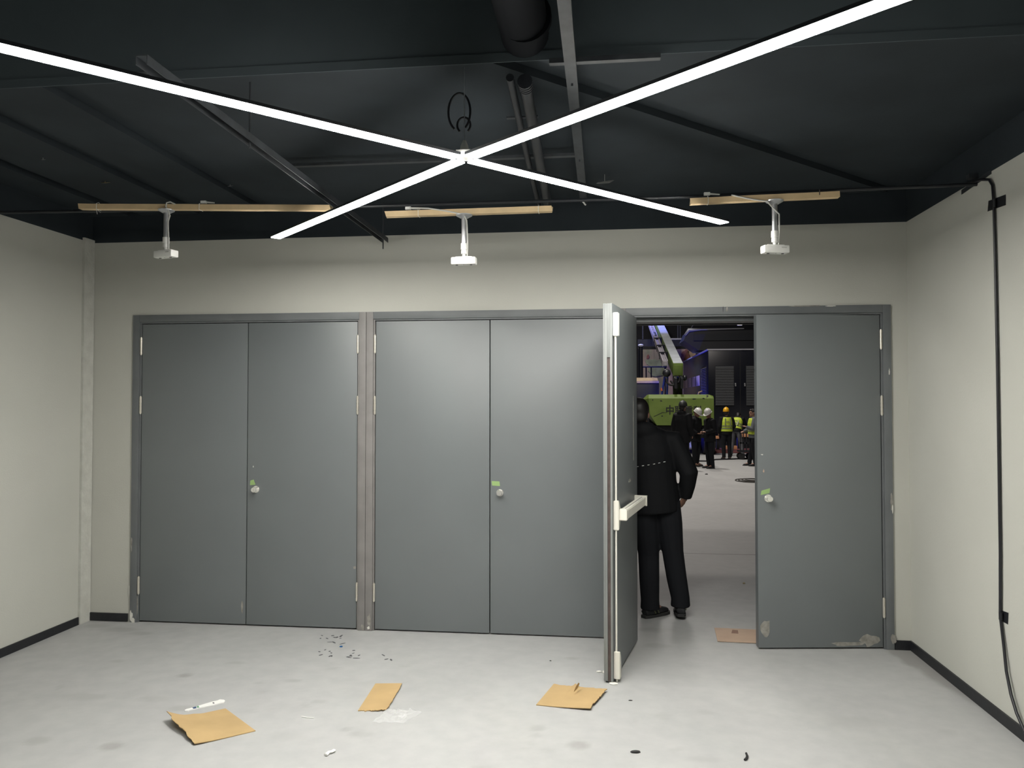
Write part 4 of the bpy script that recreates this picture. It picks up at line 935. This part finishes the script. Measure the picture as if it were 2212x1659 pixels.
    if helmet is not None:
        b = mk(); n = 24; prof = [(1.0, .045), (1.0, .075), (.97, .10), (.88, .135), (.70, .165), (.42, .185), (.15, .192)]
        rings = []
        for r, z in prof: rings.append([b._v(hp(.104 * r * math.cos(a), -.005 + .130 * r * math.sin(a), z)) for a in [2 * math.pi * k / n for k in range(n)]])
        for a_, c_ in zip(rings, rings[1:]):
            for k in range(n): b.bm.faces.new([a_[k], a_[(k + 1) % n], c_[(k + 1) % n], c_[k]])
        b.bm.faces.new(rings[-1]); b.bm.faces.new(rings[0][::-1])
        hm = b.build('helmet', helmet, t, 60)
        b = mk(); br_ = []
        for k in range(n + 1):
            a = 2 * math.pi * k / n; e = .014 + .055 * max(0, math.sin(a)) ** 2
            br_.append((a, e))
        up_ = [b._v(hp((.104 + e * .6) * math.cos(a), -.005 + (.130 + e) * math.sin(a), .052 - .25 * max(0, e - .02))) for a, e in br_[:-1]]
        dn_ = [b._v(hp((.104 + e * .6) * math.cos(a), -.005 + (.130 + e) * math.sin(a), .046 - .25 * max(0, e - .02))) for a, e in br_[:-1]]
        b.bm.faces.new(up_); b.bm.faces.new(dn_[::-1])
        for k in range(n): b.bm.faces.new([dn_[k], dn_[(k + 1) % n], up_[(k + 1) % n], up_[k]])
        b.build('helmet_brim', helmet, hm, 50)
        b = mk(); b.tube([hp(0, -.115, .11), hp(0, -.06, .175), hp(0, 0, .196), hp(0, .06, .178), hp(0, .115, .11)], [.012, .016, .018, .016, .012], 8); b.build('helmet_ridge', helmet, hm)
    if vest is not None:
        b = mk(); w_ = u + .016; z0 = V['pelvis'] + (V['waist'] - V['pelvis']).normalized() * .02
        b.tube([z0, V['waist'], V['chest'], V['top'] - Vector((0, 0, .02)), V['top'] + Vector((0, 0, .035))], [(.168 + w_, .12 + w_), (.160 + w_, .112 + w_), (.160 + w_, .125 + w_), (.135 + w_, .105 + w_), (.105 + w_, .085 + w_)], 20, up=(1, 0, 0))
        vs = b.remesh('vest', vest, t, voxel, 2)
        for f_ in (.25, .95):
            ctr = V['pelvis'] + (V['waist'] - V['pelvis']) * (1 + f_ * .9 - .45) if False else V['waist'] + (V['chest'] - V['waist']) * (f_ * .55 - .15)
            ax = (V['chest'] - V['waist']).normalized(); k = f_ * .55 - .15
            rr = (.162 + w_ + .006, .115 + w_ + .008)
            b = mk(); b.tube([ctr - ax * .022, ctr + ax * .022], [rr, rr], 24, caps=False, up=(1, 0, 0)); b.build('reflective_band', M_refl, vs)
        for x_ in (-.09, .09):
            b = mk(); yb = -(.118 + w_ + .008); b.tube([V['waist'] + Vector((x_, yb + .004, .06)), V['chest'] + Vector((x_, yb - .008, 0)), V['top'] + Vector((x_ * .9, -(.10 + w_), .0))], [(.02, .003)] * 3, 8, up=(1, 0, 0)); b.build('reflective_strap', M_refl, vs)
        for zq in (.0, .035):
            b = mk(); yb = -(.118 + w_ + .012); pz0 = V['chest'] + Vector((0, yb, zq - .01)); b.tube([pz0 - Vector((.055, 0, 0)), pz0 + Vector((.055, 0, 0))], [(.009, .003)] * 2, 6, up=(0, 0, 1)); b.build('back_print', M_refl, vs)
    return t, Wd, V

# man walking out through the open door, seen from behind
p_, WdP, VP_ = person((4.525, .64, 0), math.radians(3), 1.77, 'man in black padded jacket and trousers walking out through the open door',
       dict(pelvis=(-.01, 0, .95), waist=(-.02, 0, 1.08), chest=(-.045, .01, 1.30), top=(-.06, .01, 1.44), neck=(-.095, .015, 1.50), head=(-.125, .05, 1.63), nod=.15,
            sR=(.145, 0, 1.42), eR=(.262, -.06, 1.16), wR=(.245, .01, .97), hR=(.21, .05, .885), sL=(-.26, .01, 1.42), eL=(-.33, -.02, 1.14), wL=(-.31, .09, .92), hL=(-.30, .13, .84),
            kR=(.14, .0, .52), aR=(.195, -.02, .115), tR=(.205, .12, .035), kL=(-.05, .03, .50), aL=(-.045, -.01, .09), tL=(.07, .08, .03)),
       hair=True, hood=True, voxel=.010, face=True, bulk=.036, reflect=True, legw=1.13)
for k in range(6):
    q = Vector((-.16 + .042 * k, -.163 + .012 * abs(k - 3), 1.215 + .008 * k))
    b = B(); a_ = WdP(q); c_ = WdP(q + Vector((.016, 0, .003))); b.tube([a_, c_], .0024, 6); b.build('reflective_dash', M_white, p_)

def at(px, y): return (xa(px, y), y, 0)
person(at(1474, 14.4), math.radians(-40), 1.72, 'man in black coat and dark helmet standing with his back turned', dict(hR=(.22, .14, .86), nod=.1), helmet=M_hb, hem=.72, hood=True, bulk=.05, hair=True)
person(at(1502, 15.65), math.radians(-130), 1.55, 'man in white helmet looking down at his hands on the left of two', dict(nod=.55, head=(0, .06, 1.61), eR=(.24, .0, 1.15), wR=(.17, .16, 1.02), hR=(.10, .19, 1.0), eL=(-.24, .0, 1.15), wL=(-.17, .16, 1.02), hL=(-.10, .19, 1.0), aR=(.1, .03, .09), tR=(.13, .2, .03)), helmet=M_hw, hem=.76, bulk=.04, shoes=M_brshoe, hood=True)
person(at(1533, 15.0), math.radians(112), 1.535, 'man in white cap-like helmet facing the other with hands joined', dict(nod=.42, turn=.45, head=(0, .05, 1.62), eR=(.23, -.02, 1.16), wR=(.11, .19, 1.09), hR=(.04, .25, 1.10), eL=(-.23, -.02, 1.16), wL=(-.11, .19, 1.09), hL=(-.04, .25, 1.11)), helmet=M_hw, hem=.80, bulk=.04)
person(at(1569, 18.4), math.radians(8), 1.53, 'worker in yellow helmet and yellow vest seen from behind', dict(nod=-.05, turn=-.5, eR=(.27, .0, 1.14), wR=(.22, .14, .98), hR=(.18, .22, .95)), helmet=M_hy, hair=True, vest=M_vest, hem=.86, bulk=.03, shoes=M_brshoe)
person(at(1589, 19.9), math.radians(-25), 1.56, 'stooping worker in yellow vest and grey trousers behind the yellow helmet', dict(waist=(0, .04, 1.07), chest=(.02, .12, 1.26), top=(.02, .19, 1.36), neck=(.02, .24, 1.39), head=(.0, .35, 1.44), nod=.7, sR=(.2, .18, 1.34), sL=(-.16, .18, 1.35), eR=(.26, .3, 1.1), wR=(.2, .45, .95), hR=(.18, .5, .88), eL=(-.2, .3, 1.08), wL=(-.15, .45, .95), hL=(-.12, .5, .88), kR=(.17, .02, .5), aR=(.25, -.05, .09), tR=(.30, .1, .03), kL=(-.13, .0, .5), aL=(-.16, -.05, .09), tL=(-.2, .1, .03)), trousers=M_greytr, vest=M_vest, hair=True, hem=.86)
person(at(1627, 15.9), math.radians(95), 1.56, 'man with grey sleeves and vest half hidden by the right leaf', dict(turn=.2, eL=(-.24, .10, 1.13), wL=(-.18, .26, 1.20), hL=(-.10, .32, 1.24), eR=(.25, .05, 1.13), wR=(.15, .25, 1.05), hR=(.1, .3, 1.05), aR=(.09, .1, .09), tR=(.1, .26, .03)), jacket=M_greysl, vest=M_vest, hair=True, hem=.86)
